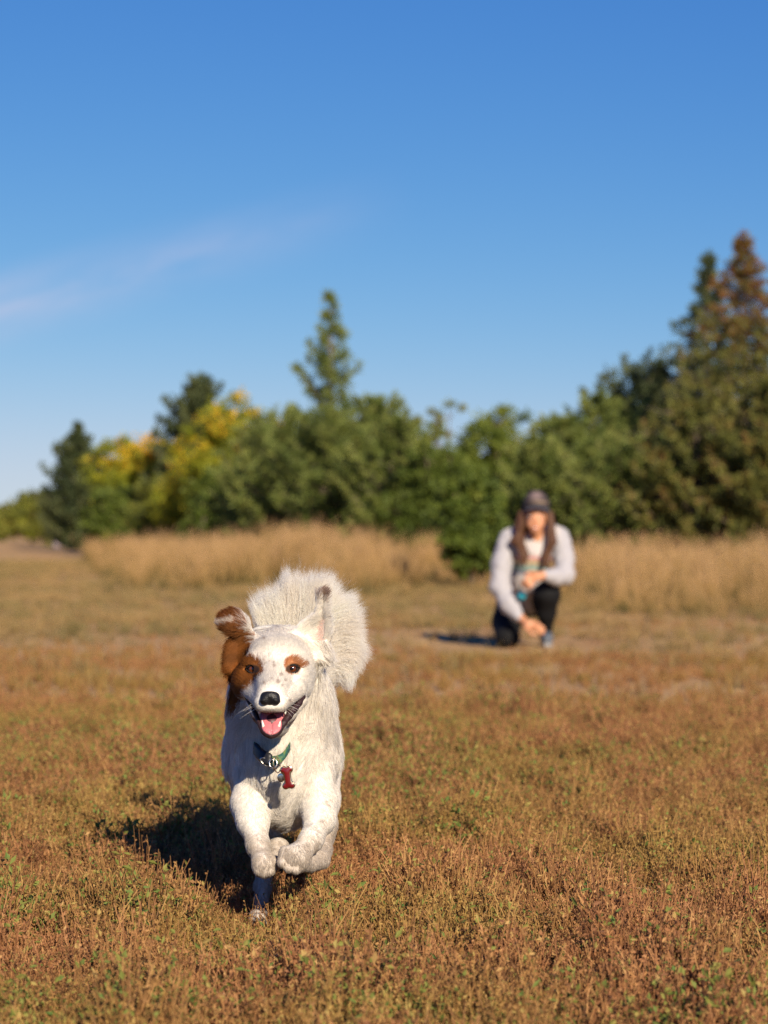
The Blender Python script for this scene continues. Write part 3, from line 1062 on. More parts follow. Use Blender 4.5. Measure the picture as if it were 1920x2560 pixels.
    b = N(nt, 'ShaderNodeBsdfPrincipled', Roughness=0.08)
    b.inputs['Coat Weight'].default_value = 0.5
    b.inputs['Coat Roughness'].default_value = 0.03
    L(nt, at_.outputs['Color'], b.inputs['Base Color'])
    L(nt, b.outputs[0], out.inputs[0])
    for ce, sx in eyes:
        g = Geo()
        g.ell(ce, (0.0120, 0.0112, 0.0114), None, 40, 28)
        Ve = np.vstack(g.V)
        look = np.array([0.06 * -sx, -1.0, 0.10])
        look /= np.linalg.norm(look)
        dv = (Ve - ce) / [0.0120, 0.0112, 0.0114]
        ang = np.degrees(np.arccos(np.clip(dv @ look, -1, 1)))
        colE = np.where((ang < 19)[:, None], [0.004, 0.003, 0.003], np.where((ang < 52)[:, None], [0.10, 0.028, 0.008], [0.012, 0.008, 0.007]))
        colE = np.where(((ang > 48) & (ang < 62))[:, None], [0.02, 0.01, 0.006], colE)
        eye = mk('eye', Ve, [np.vstack(g.T), np.vstack(g.Q)], m_eye, root, True, {'col': colE})
        # almond rims above and below
        t = np.linspace(-1, 1, 15)
        out_c = 0.0156
        up = np.stack([ce[0] + t * out_c, ce[1] - 0.0085 + 0.0045 * t ** 2, ce[2] + 0.0084 * (1 - t ** 2) + 0.0012 * t * sx], 1)
        dn = np.stack([ce[0] + t * out_c, ce[1] - 0.0082 + 0.0045 * t ** 2, ce[2] - 0.0078 * (1 - t ** 2) + 0.0012 * t * sx], 1)
        g = Geo()
        g.tube(up, 0.0026 - 0.0009 * np.abs(t), 8)
        g.tube(dn, 0.0022 - 0.0008 * np.abs(t), 8)
        inner = ce + [-sx * 0.0146, -0.004, -0.0014]
        g.ell(inner, (0.0034, 0.003, 0.0022), None, 10, 6)
        g.build('eyelid', m_rim, root)
    m_pad = plain('paw_pad', (0.10, 0.075, 0.065), 0.7, bump=0.4, bscale=300)
    for x_, y_, r_ in ((786, 2166, 0.0085), (799, 2162, 0.0060), (806, 2150, 0.0055)):
        g = Geo()
        g.ell(P(x_, y_, 5.070), (r_, 0.006, r_ * 0.8), None, 12, 8)
        g.build('paw_pad', m_pad, root)
    # lips, mouth lining, tongue, teeth
    lipL = [P(611, 1736, 4.986), P(624, 1757, 4.972), P(638, 1784, 4.945), P(650, 1812, 4.920), P(662, 1832, 4.904), P(678, 1839, 4.898), P(694, 1832, 4.904), P(706, 1811, 4.920), P(724, 1785, 4.945), P(744, 1760, 4.968), P(760, 1739, 4.986)]
    lr = np.array([0.0035, 0.0042, 0.0048, 0.0056, 0.0070, 0.0080, 0.0074, 0.0072, 0.0085, 0.0085, 0.0045])
    g = Geo()
    tt = np.linspace(0, 10, 61)
    lip_pts = np.stack([np.interp(tt, np.arange(11), np.array(lipL)[:, i]) for i in range(3)], 1)
    ker = np.array([1, 2, 3, 2, 1]) / 9
    for i in range(3):
        lip_pts[2:-2, i] = np.convolve(lip_pts[:, i], ker, 'valid')
    lrr = np.interp(tt, np.arange(11), lr) * (1 + 0.10 * np.sin(tt * 9) * (tt > 6.5))
    g.tube(lip_pts, lrr, 10)
    g.build('lower_lip', m_dark, root)
    g = Geo()
    upl = [P(614, 1737, 4.978), P(634, 1759, 4.945), P(650, 1776, 4.908), P(664, 1781, 4.888), P(677, 1779, 4.882), P(690, 1781, 4.888), P(708, 1776, 4.908), P(734, 1755, 4.945), P(756, 1737, 4.978)]
    g.tube(upl, [0.003, 0.004, 0.0035, 0.003, 0.0028, 0.003, 0.0035, 0.004, 0.003], 8)
    g.build('upper_lip', m_dark, root)
    M = SDF()
    M.ell(P(685, 1776, 5.000), (0.050, 0.034, 0.040), 0.012)
    M.ell(P(681, 1806, 4.955), (0.026, 0.036, 0.022), 0.012)
    a, q = M.mesh(0.0025, cap=0.03)
    mk('mouth_lining', a, q, m_mouth, root)
    TG = SDF()
    TG.chain([P(684, 1772, 4.972), P(681, 1794, 4.935), P(679, 1816, 4.912), P(679, 1822, 4.906)], [0.021, 0.0225, 0.0190, 0.0165], 0.01)
    a, q = TG.mesh(0.0018, cap=0.03)
    # flatten across its thickness and groove the middle
    ax0, ax1 = P(684, 1768, 4.968), P(679, 1822, 4.906)
    dT = (ax1 - ax0) / np.linalg.norm(ax1 - ax0)
    nT = np.cross(dT, [1, 0, 0])
    nT /= np.linalg.norm(nT)
    if nT[1] > 0:
        nT = -nT
    h_ = (a - ax0) @ nT
    xm = (a[:, 0] - np.interp((a - ax0) @ dT, [0, np.linalg.norm(ax1 - ax0)], [ax0[0], ax1[0]]))
    a = a - np.outer(h_ * 0.66, nT) - np.outer(0.0025 * np.exp(-(xm / 0.0018) ** 2) * (h_ > 0), nT) + np.outer(0.10 * np.abs(xm), nT)
    mk('tongue', a, q, m_tongue, root)
    def tooth(p0, p1, r0):
        g = Geo()
        p0, p1 = np.asarray(p0), np.asarray(p1)
        t = np.linspace(0, 1, 6)
        bow = np.array([0, -0.0015, 0])
        g.tube([p0 + (p1 - p0) * s_ + bow * math.sin(math.pi * s_) for s_ in t], r0 * np.array([1, 1.02, 0.9, 0.7, 0.45, 0.12]), 8)
        g.build('tooth', m_tooth, root)
    tooth(P(660, 1823, 4.908), P(655, 1800, 4.903), 0.0034)
    tooth(P(696, 1822, 4.908), P(701, 1802, 4.903), 0.0034)
    for k in range(6):
        x = 666 + k * 4.8
        yb = 1825 + 2.0 * math.sin(math.pi * k / 5)
        tooth(P(x, yb + 4, 4.898), P(x, yb - 3, 4.896), 0.0020)
    tooth(P(712, 1776, 4.912), P(714, 1787, 4.914), 0.0030)
    tooth(P(649, 1776, 4.912), P(648, 1786, 4.914), 0.0028)
    for k in range(1):
        tooth(P(722 + 9 * k, 1783 - 11 * k, 4.945 + 0.012 * k), P(719 + 9 * k, 1778 - 11 * k, 4.940 + 0.012 * k), 0.0022)
    for k in range(4):
        p = P(633 + 11 * k, 2301 - 2 * (k in (1, 2)), 5.110 - 0.008 * (k in (1, 2)))
        g = Geo()
        g.tube([p, p + [0, -0.007, -0.002], p + [0, -0.012, -0.007]], [0.003, 0.0024, 0.0006], 6)
        g.build('claw', m_claw, root)

    # ---------------- fur
    tri = np.vstack([Q[:, [0, 1, 2]], Q[:, [0, 2, 3]]])
    A, B, C = V[tri[:, 0]], V[tri[:, 1]], V[tri[:, 2]]
    area = 0.5 * np.linalg.norm(np.cross(B - A, C - A), axis=1)
    cen = (A + B + C) / 3
    dens = np.where(cen[:, 1] < 5.12, 1.0, 0.45)
    hd = S.dist(cen, {'face', 'cheek', 'ear', 'jaw'}) < 0.004
    dens = np.where(hd, 2.6, dens)
    dens[S.dist(cen, {'tail'}) < 0.003] *= 0.3
    pr = area * dens
    pr /= pr.sum()
    n = 340000
    ti = r.choice(len(tri), n, p=pr)
    u, v = r.random(n), r.random(n)
    fl = u + v > 1
    u[fl], v[fl] = 1 - u[fl], 1 - v[fl]
    root_p = A[ti] + (B - A)[ti] * u[:, None] + (C - A)[ti] * v[:, None]
    nr = nrm[tri[ti, 0]] * (1 - u - v)[:, None] + nrm[tri[ti, 1]] * u[:, None] + nrm[tri[ti, 2]] * v[:, None]
    nr /= np.linalg.norm(nr, axis=1, keepdims=True) + 1e-9
    px, py = to_px(root_p)
    Dg = {k: S.dist(root_p, {k}) for k in ('face', 'cheek', 'jaw', 'ear', 'neck', 'chest', 'body', 'leg', 'paw', 'tail')}
    W = {k: np.exp(-np.maximum(d, -0.01) / 0.006) for k, d in Dg.items()}
    tot = sum(W.values()) + 1e-12
    LEN = dict(face=0.0105, cheek=0.016, jaw=0.010, ear=0.019, neck=0.046, chest=0.030, body=0.032, leg=0.0075, paw=0.005, tail=0.05)
    ln = sum(W[k] * LEN[k] for k in W) / tot
    tail_w = W['tail'] / tot
    face_w = (W['face'] + W['cheek'] + W['jaw'] + W['ear']) / tot
    ear_w = W['ear'] / tot
    leg_w = (W['leg'] + W['paw']) / tot
    neck_w = (W['neck'] + W['chest']) / tot
    ln *= r.uniform(0.65, 1.2, n)
    # cheek ruff gets longer towards the back, ears fringe at their edges, legs feather behind
    back = np.clip((root_p[:, 1] - 5.02) / 0.06, 0, 1)
    ln += face_w * (1 - ear_w) * back * np.clip((py - 1640) / 60, 0, 1) * 0.026
    ln += ear_w * np.clip(0.75 - np.abs(nr[:, 1]), 0, 1) * 0.022 * (py > 1590)
    ln += leg_w * np.clip(nr[:, 1], 0, 1) * 0.020 * (root_p[:, 2] > 0.24)
    # short hair where the collar lies and inside the mouth
    col_d = np.abs(py - np.interp(px, [628, 645, 680, 715, 735], [1852, 1880, 1899, 1882, 1852]))
    ln *= np.where((col_d < 26) & (px > 640) & (px < 718) & (root_p[:, 1] < 5.16), 0.35, 1.0)
    near_mouth = poly_dist(np.array([(611, 1738), (645, 1781), (677, 1783), (712, 1779), (760, 1740), (706, 1818), (678, 1842), (650, 1818)], float), px, py)
    ln = np.where((near_mouth < 3) & (root_p[:, 1] < 5.03), 0.0, ln)
    eye_d = np.minimum(np.hypot((px - 633) / 1.6, py - 1673), np.hypot((px - 730) / 1.6, py - 1672))
    ln *= np.clip((eye_d - 11) / 10, 0, 1) ** 0.7 * (root_p[:, 1] < 5.05) + (root_p[:, 1] >= 5.05)
    nose_d = np.hypot(px - 675, (py - 1746) * 1.2)
    ln *= np.where(root_p[:, 1] < 4.93, np.clip((nose_d - 22) / 34, 0.0, 1), 1)
    pk = np.clip(0.5 - poly_dist(np.array([(783, 1560), (800, 1540), (811, 1552), (811, 1600), (795, 1610), (782, 1600)], float), px, py) / 8, 0, 1) * (nr[:, 1] < 0.2) * ear_w
    ln *= 1 - 0.85 * (r.random(n) < pk * 1.2)
    # direction of growth
    noseP = P(676, 1742, 4.86)
    d_face = root_p - noseP
    d_face /= np.linalg.norm(d_face, axis=1, keepdims=True)
    xc = P(708, 1900, 5.1)[0]
    d_neck = np.stack([0.55 * np.clip((root_p[:, 0] - xc) / 0.09, -1, 1), np.full(n, 0.25), np.full(n, -0.9)], 1)
    d_body = np.stack([0.15 * np.sign(root_p[:, 0] - xc), np.full(n, 0.75), np.full(n, -0.65)], 1)
    d_leg = np.stack([np.zeros(n), np.full(n, 0.45), np.full(n, -1.0)], 1)
    d_ear = np.stack([np.sign(root_p[:, 0] - P(690, 1600, 5.06)[0]) * 0.8, np.full(n, 0.3), np.where(px < 690, -0.5 + 0.9 * (py < 1590), 0.7 - 1.5 * (py > 1600))], 1)
    d_chest = np.stack([-0.35 * np.clip((root_p[:, 0] - xc) / 0.05, -1, 1), np.zeros(n), np.full(n, -1.0)], 1)
    g_ = (d_face * ((W['face'] + W['cheek'] + W['jaw']) / tot)[:, None] + d_neck * (W['neck'] / tot)[:, None] + d_body * ((W['body'] + W['tail']) / tot)[:, None]
          + d_leg * leg_w[:, None] + d_ear * ear_w[:, None] + d_chest * (W['chest'] / tot)[:, None])
    nzv = np.stack([wob(root_p, 45, 101), wob(root_p, 45, 102), wob(root_p, 45, 103)], 1) + 0.7 * np.stack([wob(root_p, 150, 111), wob(root_p, 150, 112), wob(root_p, 150, 113)], 1)
    big = np.stack([wob(root_p, 22, 121), wob(root_p, 22, 122), wob(root_p, 22, 123)], 1)
    g_ = g_ + big * (0.75 * neck_w)[:, None] + nzv * (0.12 + 0.5 * neck_w)[:, None] + r.normal(size=(n, 3)) * 0.12
    g_ -= nr * (g_ * nr).sum(1)[:, None]
    g_ /= np.linalg.norm(g_, axis=1, keepdims=True) + 1e-9
    lift = np.where(face_w > 0.5, 0.24, 0.26) + 0.06 * neck_w + 0.15 * ear_w + r.uniform(-0.1, 0.1, n)
    d0 = g_ + nr * lift[:, None]
    d0 /= np.linalg.norm(d0, axis=1, keepdims=True)
    keep = (ln > 0.0016) & (tail_w < 0.6)
    root_p, d0, ln, nr, neck_w, face_w, g_ = root_p[keep], d0[keep], ln[keep], nr[keep], neck_w[keep], face_w[keep], g_[keep]
    n = len(root_p)
    K = 6
    t = np.linspace(0, 1, K)[None, :, None]
    pts = root_p[:, None] + ln[:, None, None] * (d0[:, None] * t + (g_ * 0.30 - nr * 0.22)[:, None] * t ** 2)
    pts[:, :, 2] -= (ln[:, None] ** 2 * 1.6) * t[:, :, 0] ** 2
    # clumps: neighbours lean towards a shared lock
    ng_ = n // 16
    gi = r.choice(n, ng_, replace=False)
    kd = KDTree(ng_)
    for i, k in enumerate(gi):
        kd.insert(root_p[k], i)
    kd.balance()
    near = np.array([kd.find(p)[1] for p in root_p])
    gp = pts[gi][near]
    gl = ln[gi][near]
    s_ = np.clip(0.30 + 0.15 * neck_w + 0.12 * (1 - face_w), 0, 0.6)[:, None, None] * t ** 1.4 * (np.minimum(ln / (gl + 1e-6), 1))[:, None, None]
    pts = pts * (1 - s_) + (gp + (root_p - root_p[gi][near])[:, None] * 0.25) * s_
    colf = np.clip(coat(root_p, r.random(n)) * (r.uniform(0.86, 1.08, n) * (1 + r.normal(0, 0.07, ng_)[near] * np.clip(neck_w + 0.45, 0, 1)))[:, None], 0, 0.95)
    rad = np.where(face_w > 0.5, 0.00031, 0.00033)

    m_fur, nt, out = mat_new('dog_fur')
    at_ = N(nt, 'ShaderNodeAttribute', attribute_name='col')
    b = N(nt, 'ShaderNodeBsdfPrincipled', Roughness=0.55)
    b.inputs['Specular IOR Level'].default_value = 0.25
    L(nt, at_.outputs['Color'], b.inputs['Base Color'])
    tr = N(nt, 'ShaderNodeBsdfTranslucent')
    L(nt, at_.outputs['Color'], tr.inputs[0])
    mx = N(nt, 'ShaderNodeMixShader')
    mx.inputs[0].default_value = 0.50
    L(nt, b.outputs[0], mx.inputs[1])
    L(nt, tr.outputs[0], mx.inputs[2])
    L(nt, mx.outputs[0], out.inputs[0])

    def hair(name, pts, rad, colr, parent):
        n, K = pts.shape[:2]
        hc = bpy.data.hair_curves.new(name)
        hc.add_curves([K] * n)
        hc.points.foreach_set('position', (pts - org_of(parent)).astype(np.float32).ravel())
        prof = np.array([1.0, 0.98, 0.9, 0.75, 0.5, 0.12]) if K == 6 else np.interp(np.linspace(0, 1, K), [0, 0.6, 1], [1, 0.9, 0.15])
        rr = np.asarray(rad)[:, None] * prof[None]
        hc.points.foreach_set('radius', rr.astype(np.float32).ravel())
        a = hc.attributes.new('col', 'FLOAT_COLOR', 'CURVE')
        a.data.foreach_set('color', np.hstack([colr, np.ones((n, 1))]).astype(np.float32).ravel())
        hc.materials.append(m_fur)
        o = bpy.data.objects.new(name, hc)
        COL.objects.link(o)
        o.parent = parent
        return o
    hair('fur', pts, rad, colf, root)

    # tail plume: long hair rising from the curled core, standing up on the left, sweeping over and down on the right
    n = 17000
    nc = 240
    cu = np.sort(r.random(nc))
    cl_i = r.integers(0, nc, n)
    us = np.array([0, 0.12, 0.25, 0.38, 0.5, 0.62, 0.74, 0.86, 1.0])
    R0 = np.array([(664, 1640), (690, 1612), (722, 1600), (756, 1594), (786, 1596), (812, 1610), (828, 1640), (832, 1675), (822, 1712)], float)
    T0 = np.array([(616, 1500), (660, 1452), (716, 1420), (780, 1412), (848, 1432), (900, 1484), (930, 1560), (930, 1645), (880, 1735)], float)
    bow = np.array([-16, -12, -6, 4, 16, 30, 42, 48, 40], float)
    u = np.clip(cu[cl_i] + r.normal(0, 0.016, n), 0, 1)
    ur = np.clip(cu[cl_i] * 0.9 + 0.02 + r.normal(0, 0.05, n), 0, 1)
    clen = 0.90 + 0.06 * np.sin(cu * 31) + 0.03 * np.sin(cu * 83 + 1) + r.normal(0, 0.03, nc)
    cdep = r.normal(0, 0.011, nc)
    cbow = r.normal(0, 8, nc)
    ip = lambda q, T: np.stack([np.interp(q, us, T[:, 0]), np.interp(q, us, T[:, 1])], 1)
    rt = ip(ur, R0) + r.normal(0, 12, (n, 2))
    tp_ = ip(u, T0)
    tp_ = rt + (tp_ - rt) * (clen[cl_i] * (0.55 + 0.52 * r.beta(2.6, 1.6, n)) * np.where(r.random(n) < 0.06, r.uniform(1.0, 1.15, n), 1))[:, None]
    sp_ = tp_ - rt
    pv = np.stack([-sp_[:, 1], sp_[:, 0]], 1)
    pv /= np.linalg.norm(pv, axis=1, keepdims=True) + 1e-9
    bw = np.interp(u, us, bow) + cbow[cl_i] + r.normal(0, 3, n)
    ctl = rt + sp_ * 0.55 - pv * bw[:, None] * np.where(True, 1.0, 1.0)
    K = 9
    t = np.linspace(0, 1, K)[None, :, None]
    q2 = rt[:, None] * (1 - t) ** 2 + 2 * ctl[:, None] * t * (1 - t) + tp_[:, None] * t ** 2
    lay = r.uniform(-1, 1, n)
    t1 = t[:, :, 0]
    YY = 5.755 + (lay * 0.020 + cdep[cl_i] * 0.3)[:, None] + (cdep[cl_i] * 0.8)[:, None] * t1 - 0.015 * t1
    tp = np.stack([(q2[..., 0] - 960) / F * YY, YY, H + (HZ - q2[..., 1]) / F * YY], -1)
    tp += np.cumsum(r.normal(size=(n, K, 3)) * 0.0006, axis=1)
    mixw = np.clip(0.05 + 0.08 * r.normal(size=nc)[cl_i], 0, 0.3)[:, None]
    tc_ = 1.08 * (WHITE * (1 - mixw) + CREAM * mixw) * (r.uniform(0.94, 1.03, n) * np.clip(r.normal(0.98, 0.06, nc), 0.8, 1.1)[cl_i])[:, None]
    hair('tail_plume', tp, np.full(n, 0.00029), np.clip(tc_, 0, 0.94), root)
    # whiskers and stray hairs
    ws, wc = [], []
    for k in range(18):
        sx = -1 if k % 2 else 1
        p0 = P(676 + sx * r.uniform(22, 40), 1752 + r.uniform(0, 18), 4.905)
        d = np.array([sx * r.uniform(0.5, 1), r.uniform(-0.2, 0.3), r.uniform(-0.55, 0.1)])
        d *= r.uniform(0.02, 0.05) / np.linalg.norm(d)
        tq = np.linspace(0, 1, 6)[:, None]
        ws.append(p0 + d * tq + np.array([0, 0.004, -0.010]) * tq ** 2)
        wc.append(WHITE)
    hair('whiskers', np.array(ws), np.full(len(ws), 0.00022), np.array(wc), root)
    return root


def make_collar():
    root = thing('dog_collar', 'green patterned collar with black buckle and red bone tag around the dog neck', 'collar', tuple(P(682, 1900, 5.06)))
    m_web, nt, out = mat_new('woven_strap')
    tcn = N(nt, 'ShaderNodeTexCoord')
    nn = N(nt, 'ShaderNodeTexNoise', Scale=70.0, Detail=2.0)
    L(nt, tcn.outputs['Object'], nn.inputs['Vector'])
    r_ = N(nt, 'ShaderNodeValToRGB')
    e = r_.color_ramp.elements
    e[0].position, e[0].color = 0.36, (0.008, 0.040, 0.042, 1)
    e[1].position, e[1].color = 0.66, (0.13, 0.17, 0.04, 1)
    e.new(0.5).color = (0.018, 0.095, 0.065, 1)
    L(nt, nn.outputs[0], r_.inputs[0])
    b = N(nt, 'ShaderNodeBsdfPrincipled', Roughness=0.7)
    L(nt, r_.outputs[0], b.inputs['Base Color'])
    L(nt, b.outputs[0], out.inputs[0])
    m_blk = plain('black_plastic', (0.010, 0.010, 0.011), 0.5)
    m_met = plain('steel_ring', (0.62, 0.58, 0.52), 0.22, 1.0)
    m_gold = plain('gold_rim', (0.75, 0.55, 0.33), 0.25, 1.0)
    m_red = plain('red_enamel', (0.13, 0.007, 0.008), 0.22, coat=0.6)
    ctr = P(685, 1850, 5.15)
    key = [P(632, 1850, 5.12), P(641, 1872, 5.075), P(655, 1890, 5.043), P(670, 1899, 5.030), P(684, 1902, 5.026), P(700, 1897, 5.030), P(714, 1884, 5.045), P(724, 1866, 5.075), P(732, 1845, 5.12)]
    back = [P(750, 1800, 5.20), P(735, 1760, 5.27), P(695, 1745, 5.30), P(650, 1760, 5.27), P(628, 1805, 5.20)]
    loop = np.array(key + back)
    m = len(loop)
    t = np.linspace(0, m, 97)[:-1]
    i = t.astype(int)
    f = t - i
    def cr(k):
        p0, p1, p2, p3 = loop[(i - 1) % m], loop[i % m], loop[(i + 1) % m], loop[(i + 2) % m]
        ff = f[:, None]
        return 0.5 * ((2 * p1) + (-p0 + p2) * ff + (2 * p0 - 5 * p1 + 4 * p2 - p3) * ff ** 2 + (-p0 + 3 * p1 - 3 * p2 + p3) * ff ** 3)
    C = cr(0)
    axis = np.array([0.02, 0.42, 0.9])
    axis /= np.linalg.norm(axis)
    outw = C - C.mean(0)
    outw -= np.outer(outw @ axis, axis)
    outw /= np.linalg.norm(outw, axis=1, keepdims=True)
    prof = [(-0.0105, 0), (-0.0095, 0.0022), (0.0095, 0.0022), (0.0105, 0), (0.0095, -0.001), (-0.0095, -0.001)]
    Vs = np.stack([C + axis * a + outw * b_ for a, b_ in prof], 1).reshape(-1, 3)
    k = len(C)
    pn = len(prof)
    ii = np.arange(k)[:, None]
    jj = np.arange(pn)[None]
    Q = np.stack([ii * pn + jj, ((ii + 1) % k) * pn + jj, ((ii + 1) % k) * pn + (jj + 1) % pn, ii * pn + (jj + 1) % pn], -1).reshape(-1, 4)
    mk('strap', Vs, Q, m_web, root)
    # buckle body over the strap, at the dog's right
    g = Geo()
    sel = np.where((t > 1.0) & (t < 3.4))[0]
    bk = SDF()
    for s0, s1 in zip(sel[:-1], sel[1:]):
        for o_ in (-0.008, 0.0, 0.008):
            bk.chain([C[s0] + axis * o_ + outw[s0] * 0.003, C[s1] + axis * o_ + outw[s1] * 0.003], [0.0052, 0.0052], 0.003)
    a, q = bk.mesh(0.0016, cap=0.02)
    mk('buckle', a, q, m_blk, root, True, {'tint': np.zeros(len(a))})
    c0 = C[np.argmin(np.abs(t - 2.6))] + np.array([0, -0.0085, -0.002])
    g = Geo()
    ang = np.linspace(0, 2 * np.pi, 25)
    g.tube(np.stack([c0[0] + 0.011 * np.cos(ang), c0[1] + 0 * ang, c0[2] - 0.003 + 0.0062 * np.sin(ang) - 0.35 * 0.011 * np.cos(ang)], 1), 0.0016, 8, cap=False)
    g.build('buckle_frame', m_met, root)
    c1 = P(683, 1903, 5.014)
    g = Geo()
    g.tube(np.stack([c1[0] + 0.008 * np.cos(ang), c1[1] - 0.002 + 0.002 * np.sin(ang), c1[2] - 0.004 + 0.009 * np.sin(ang)], 1), 0.0016, 8, cap=False)
    g.build('collar_ring', m_met, root)
    c2 = P(692, 1912, 5.003)
    g = Geo()
    g.tube(np.stack([c2[0] + 0.0065 * np.cos(ang) + 0.007 * np.sin(ang) * -0.35, c2[1] + 0.006 * np.cos(ang), c2[2] + 0.0165 * np.sin(ang)], 1), 0.0012, 8, cap=False)
    g.build('split_ring', m_gold, root)
    # bone-shaped tag: four lobes and a shaft, red enamel with gold rim
    cb_ = P(719, 1944, 4.998)
    tl = math.radians(-8)
    def bone(s, grow):
        sd = SDF()
        Rm = np.array([[math.cos(tl), 0, math.sin(tl)], [0, 1, 0], [-math.sin(tl), 0, math.cos(tl)]])
        for zz in (-1, 1):
            for xx in (-1, 1):
                p = cb_ + Rm @ np.array([xx * 0.0060, 0, zz * 0.0165])
                sd.ell(p, (0.0062 + grow, 0.0022 + s, 0.0062 + grow), 0.003)
        for f_ in np.linspace(-1, 1, 9):
            sd.ell(cb_ + Rm @ np.array([0, 0, f_ * 0.014]), (0.0058 + grow, 0.0022 + s, 0.006), 0.003)
        return sd.mesh(0.0009, cap=0.02)
    a, q = bone(0.0, 0.0016)
    tag = mk('bone_tag', a, q, m_gold, root)
    a, q = bone(0.0, -0.0006)
    a[:, 1] -= 0.0011
    mk('enamel_face', a, q, m_red, tag)
    g = Geo()
    c3 = P(703, 1944, 5.008)
    g.ell(c3, (0.0085, 0.001, 0.0095), None, 20, 10)
    g.build('round_tag', m_met, root)
    g = Geo()
    c4 = P(709, 1922, 5.001)
    g.tube(np.stack([c4[0] + 0.005 * np.cos(ang), c4[1] + 0.003 * np.sin(ang), c4[2] + 0.005 * np.sin(ang)], 1), 0.0009, 6, cap=False)
    g.build('tag_ring', m_gold, root)
    return root


make_dog()
make_collar()


# ------------------------------------------------------------------ the kneeling woman
def make_person():
    r = np.random.default_rng(5)
    base = P(1320, 1600, 17.6)
    root = thing('person', 'woman in dark cap and pale sweatshirt kneeling on one knee behind the dog', 'person', (base[0], base[1], 0.0))
    m_skin = plain('skin', (0.50, 0.225, 0.115), 0.5, vary=0.08, vscale=30, bump=0.05, bscale=120)
    m_sweat = attr_mat('sweatshirt_knit', 'col', 0.9, 0.0, 0.2, bump=0.35, bscale=70, sheen=0.2)
    m_leg = plain('black_leggings', (0.006, 0.006, 0.007), 0.8, bump=0.25, bscale=50, vary=0.2, spec=0.2)
    m_hair = plain('brown_hair', (0.078, 0.033, 0.015), 0.55, spec=0.3, bump=0.6, bscale=90, vary=0.45, vscale=35)
    m_cap = attr_mat('cap_cloth', 'col', 0.8, 0.0, 0.2, bump=0.3, bscale=120)
    m_shoe = plain('grey_shoe', (0.09, 0.105, 0.13), 0.7, bump=0.3, bscale=90)
    m_sole = plain('shoe_sole', (0.32, 0.32, 0.33), 0.7)
    m_white = plain('eye_white', (0.7, 0.68, 0.65), 0.2)
    m_iris = plain('eye_iris', (0.05, 0.03, 0.02), 0.2)
    m_lipc = plain('lips', (0.42, 0.12, 0.10), 0.4)
    m_teeth = plain('teeth', (0.8, 0.78, 0.72), 0.3)
    B = SDF()
    # head and neck, leaning forward
    hc = P(1339, 1287, 17.36)
    B.ell(hc, (0.076, 0.094, 0.100), 0.02)
    B.ell(P(1339, 1312, 17.30), (0.058, 0.052, 0.056), 0.03)
    B.ell(P(1339, 1328, 17.283), (0.026, 0.024, 0.020), 0.02)
    B.chain([P(1339, 1293, 17.272), P(1339, 1306, 17.248)], [0.010, 0.013], 0.012)
    for sx in (-1, 1):
        B.ell(P(1339 + sx * 13, 1311, 17.285), (0.022, 0.020, 0.018), 0.02)
        B.ell(P(1339 + sx * 26, 1300, 17.38), (0.010, 0.020, 0.030), 0.01)
    B.chain([P(1339, 1318, 17.38), P(1339, 1352, 17.43)], [0.050, 0.055], 0.03)
    # trunk and limbs (under the clothes)
    sh_l, sh_r = P(1268, 1348, 17.46), P(1400, 1342, 17.46)
    el_l, el_r = P(1250, 1462, 17.36), P(1408, 1438, 17.32)
    wr_l, wr_r = P(1303, 1546, 17.2), P(1358, 1438, 17.14)
    B.chain([P(1336, 1365, 17.48), P(1324, 1440, 17.6), P(1320, 1495, 17.75)], [0.11, 0.105, 0.12], 0.05)
    B.chain([sh_l, el_l, wr_l], [0.045, 0.038, 0.027], 0.02)
    B.chain([sh_r, el_r, wr_r], [0.045, 0.038, 0.027], 0.02)
    hip_l, hip_r = P(1288, 1505, 17.76), P(1352, 1503, 17.76)
    kn_l, kn_r = P(1268, 1592, 17.4), P(1369, 1484, 17.36)
    an_l, an_r = P(1282, 1590, 17.86), P(1365, 1580, 17.5)
    B.chain([hip_l, kn_l, an_l], [0.075, 0.05, 0.035], 0.03)
    B.chain([hip_r, kn_r, an_r], [0.075, 0.055, 0.035], 0.03)

    def hand(wr, palm, tips, thumb, rp):
        B.chain([wr, palm], [0.026, rp], 0.02)
        B.ell(palm, (0.040, 0.026, 0.030), 0.02)
        for k, (p1, p2, p3) in enumerate(tips):
            B.chain([p1, p2, p3], [0.0115, 0.0105, 0.0085], 0.005)
        B.chain(thumb, [0.014, 0.012, 0.0095], 0.006)
    # hand hanging towards the ground, fingers pointing to the shoe
    pl = P(1322, 1562, 17.14)
    tips = []
    for k in range(4):
        o = k * 5.6
        tips.append((P(1330, 1553 + o, 17.13), P(1347 - abs(k - 1), 1560 + o, 17.11), P(1361 - 2.2 * abs(k - 1), 1570 + o * 0.9, 17.12)))
    hand(wr_l, pl, tips, [P(1315, 1570, 17.12), P(1326, 1582, 17.09), P(1341, 1587, 17.09)], 0.028)
    # hand resting on the raised knee
    pr_ = P(1338, 1443, 17.12)
    tips = []
    for k in range(4):
        o = k * 6.0
        tips.append((P(1327 + o * 0.3, 1440 + o, 17.09), P(1314 + o * 0.6, 1449 + o, 17.07), P(1303 + o * 0.9, 1459 + o * 0.8, 17.10)))
    hand(wr_r, pr_, tips, [P(1340, 1432, 17.1), P(1326, 1430, 17.07), P(1313, 1438, 17.06)], 0.028)
    a, q = B.mesh(0.0055)
    mk('body', a, q, m_skin, root)
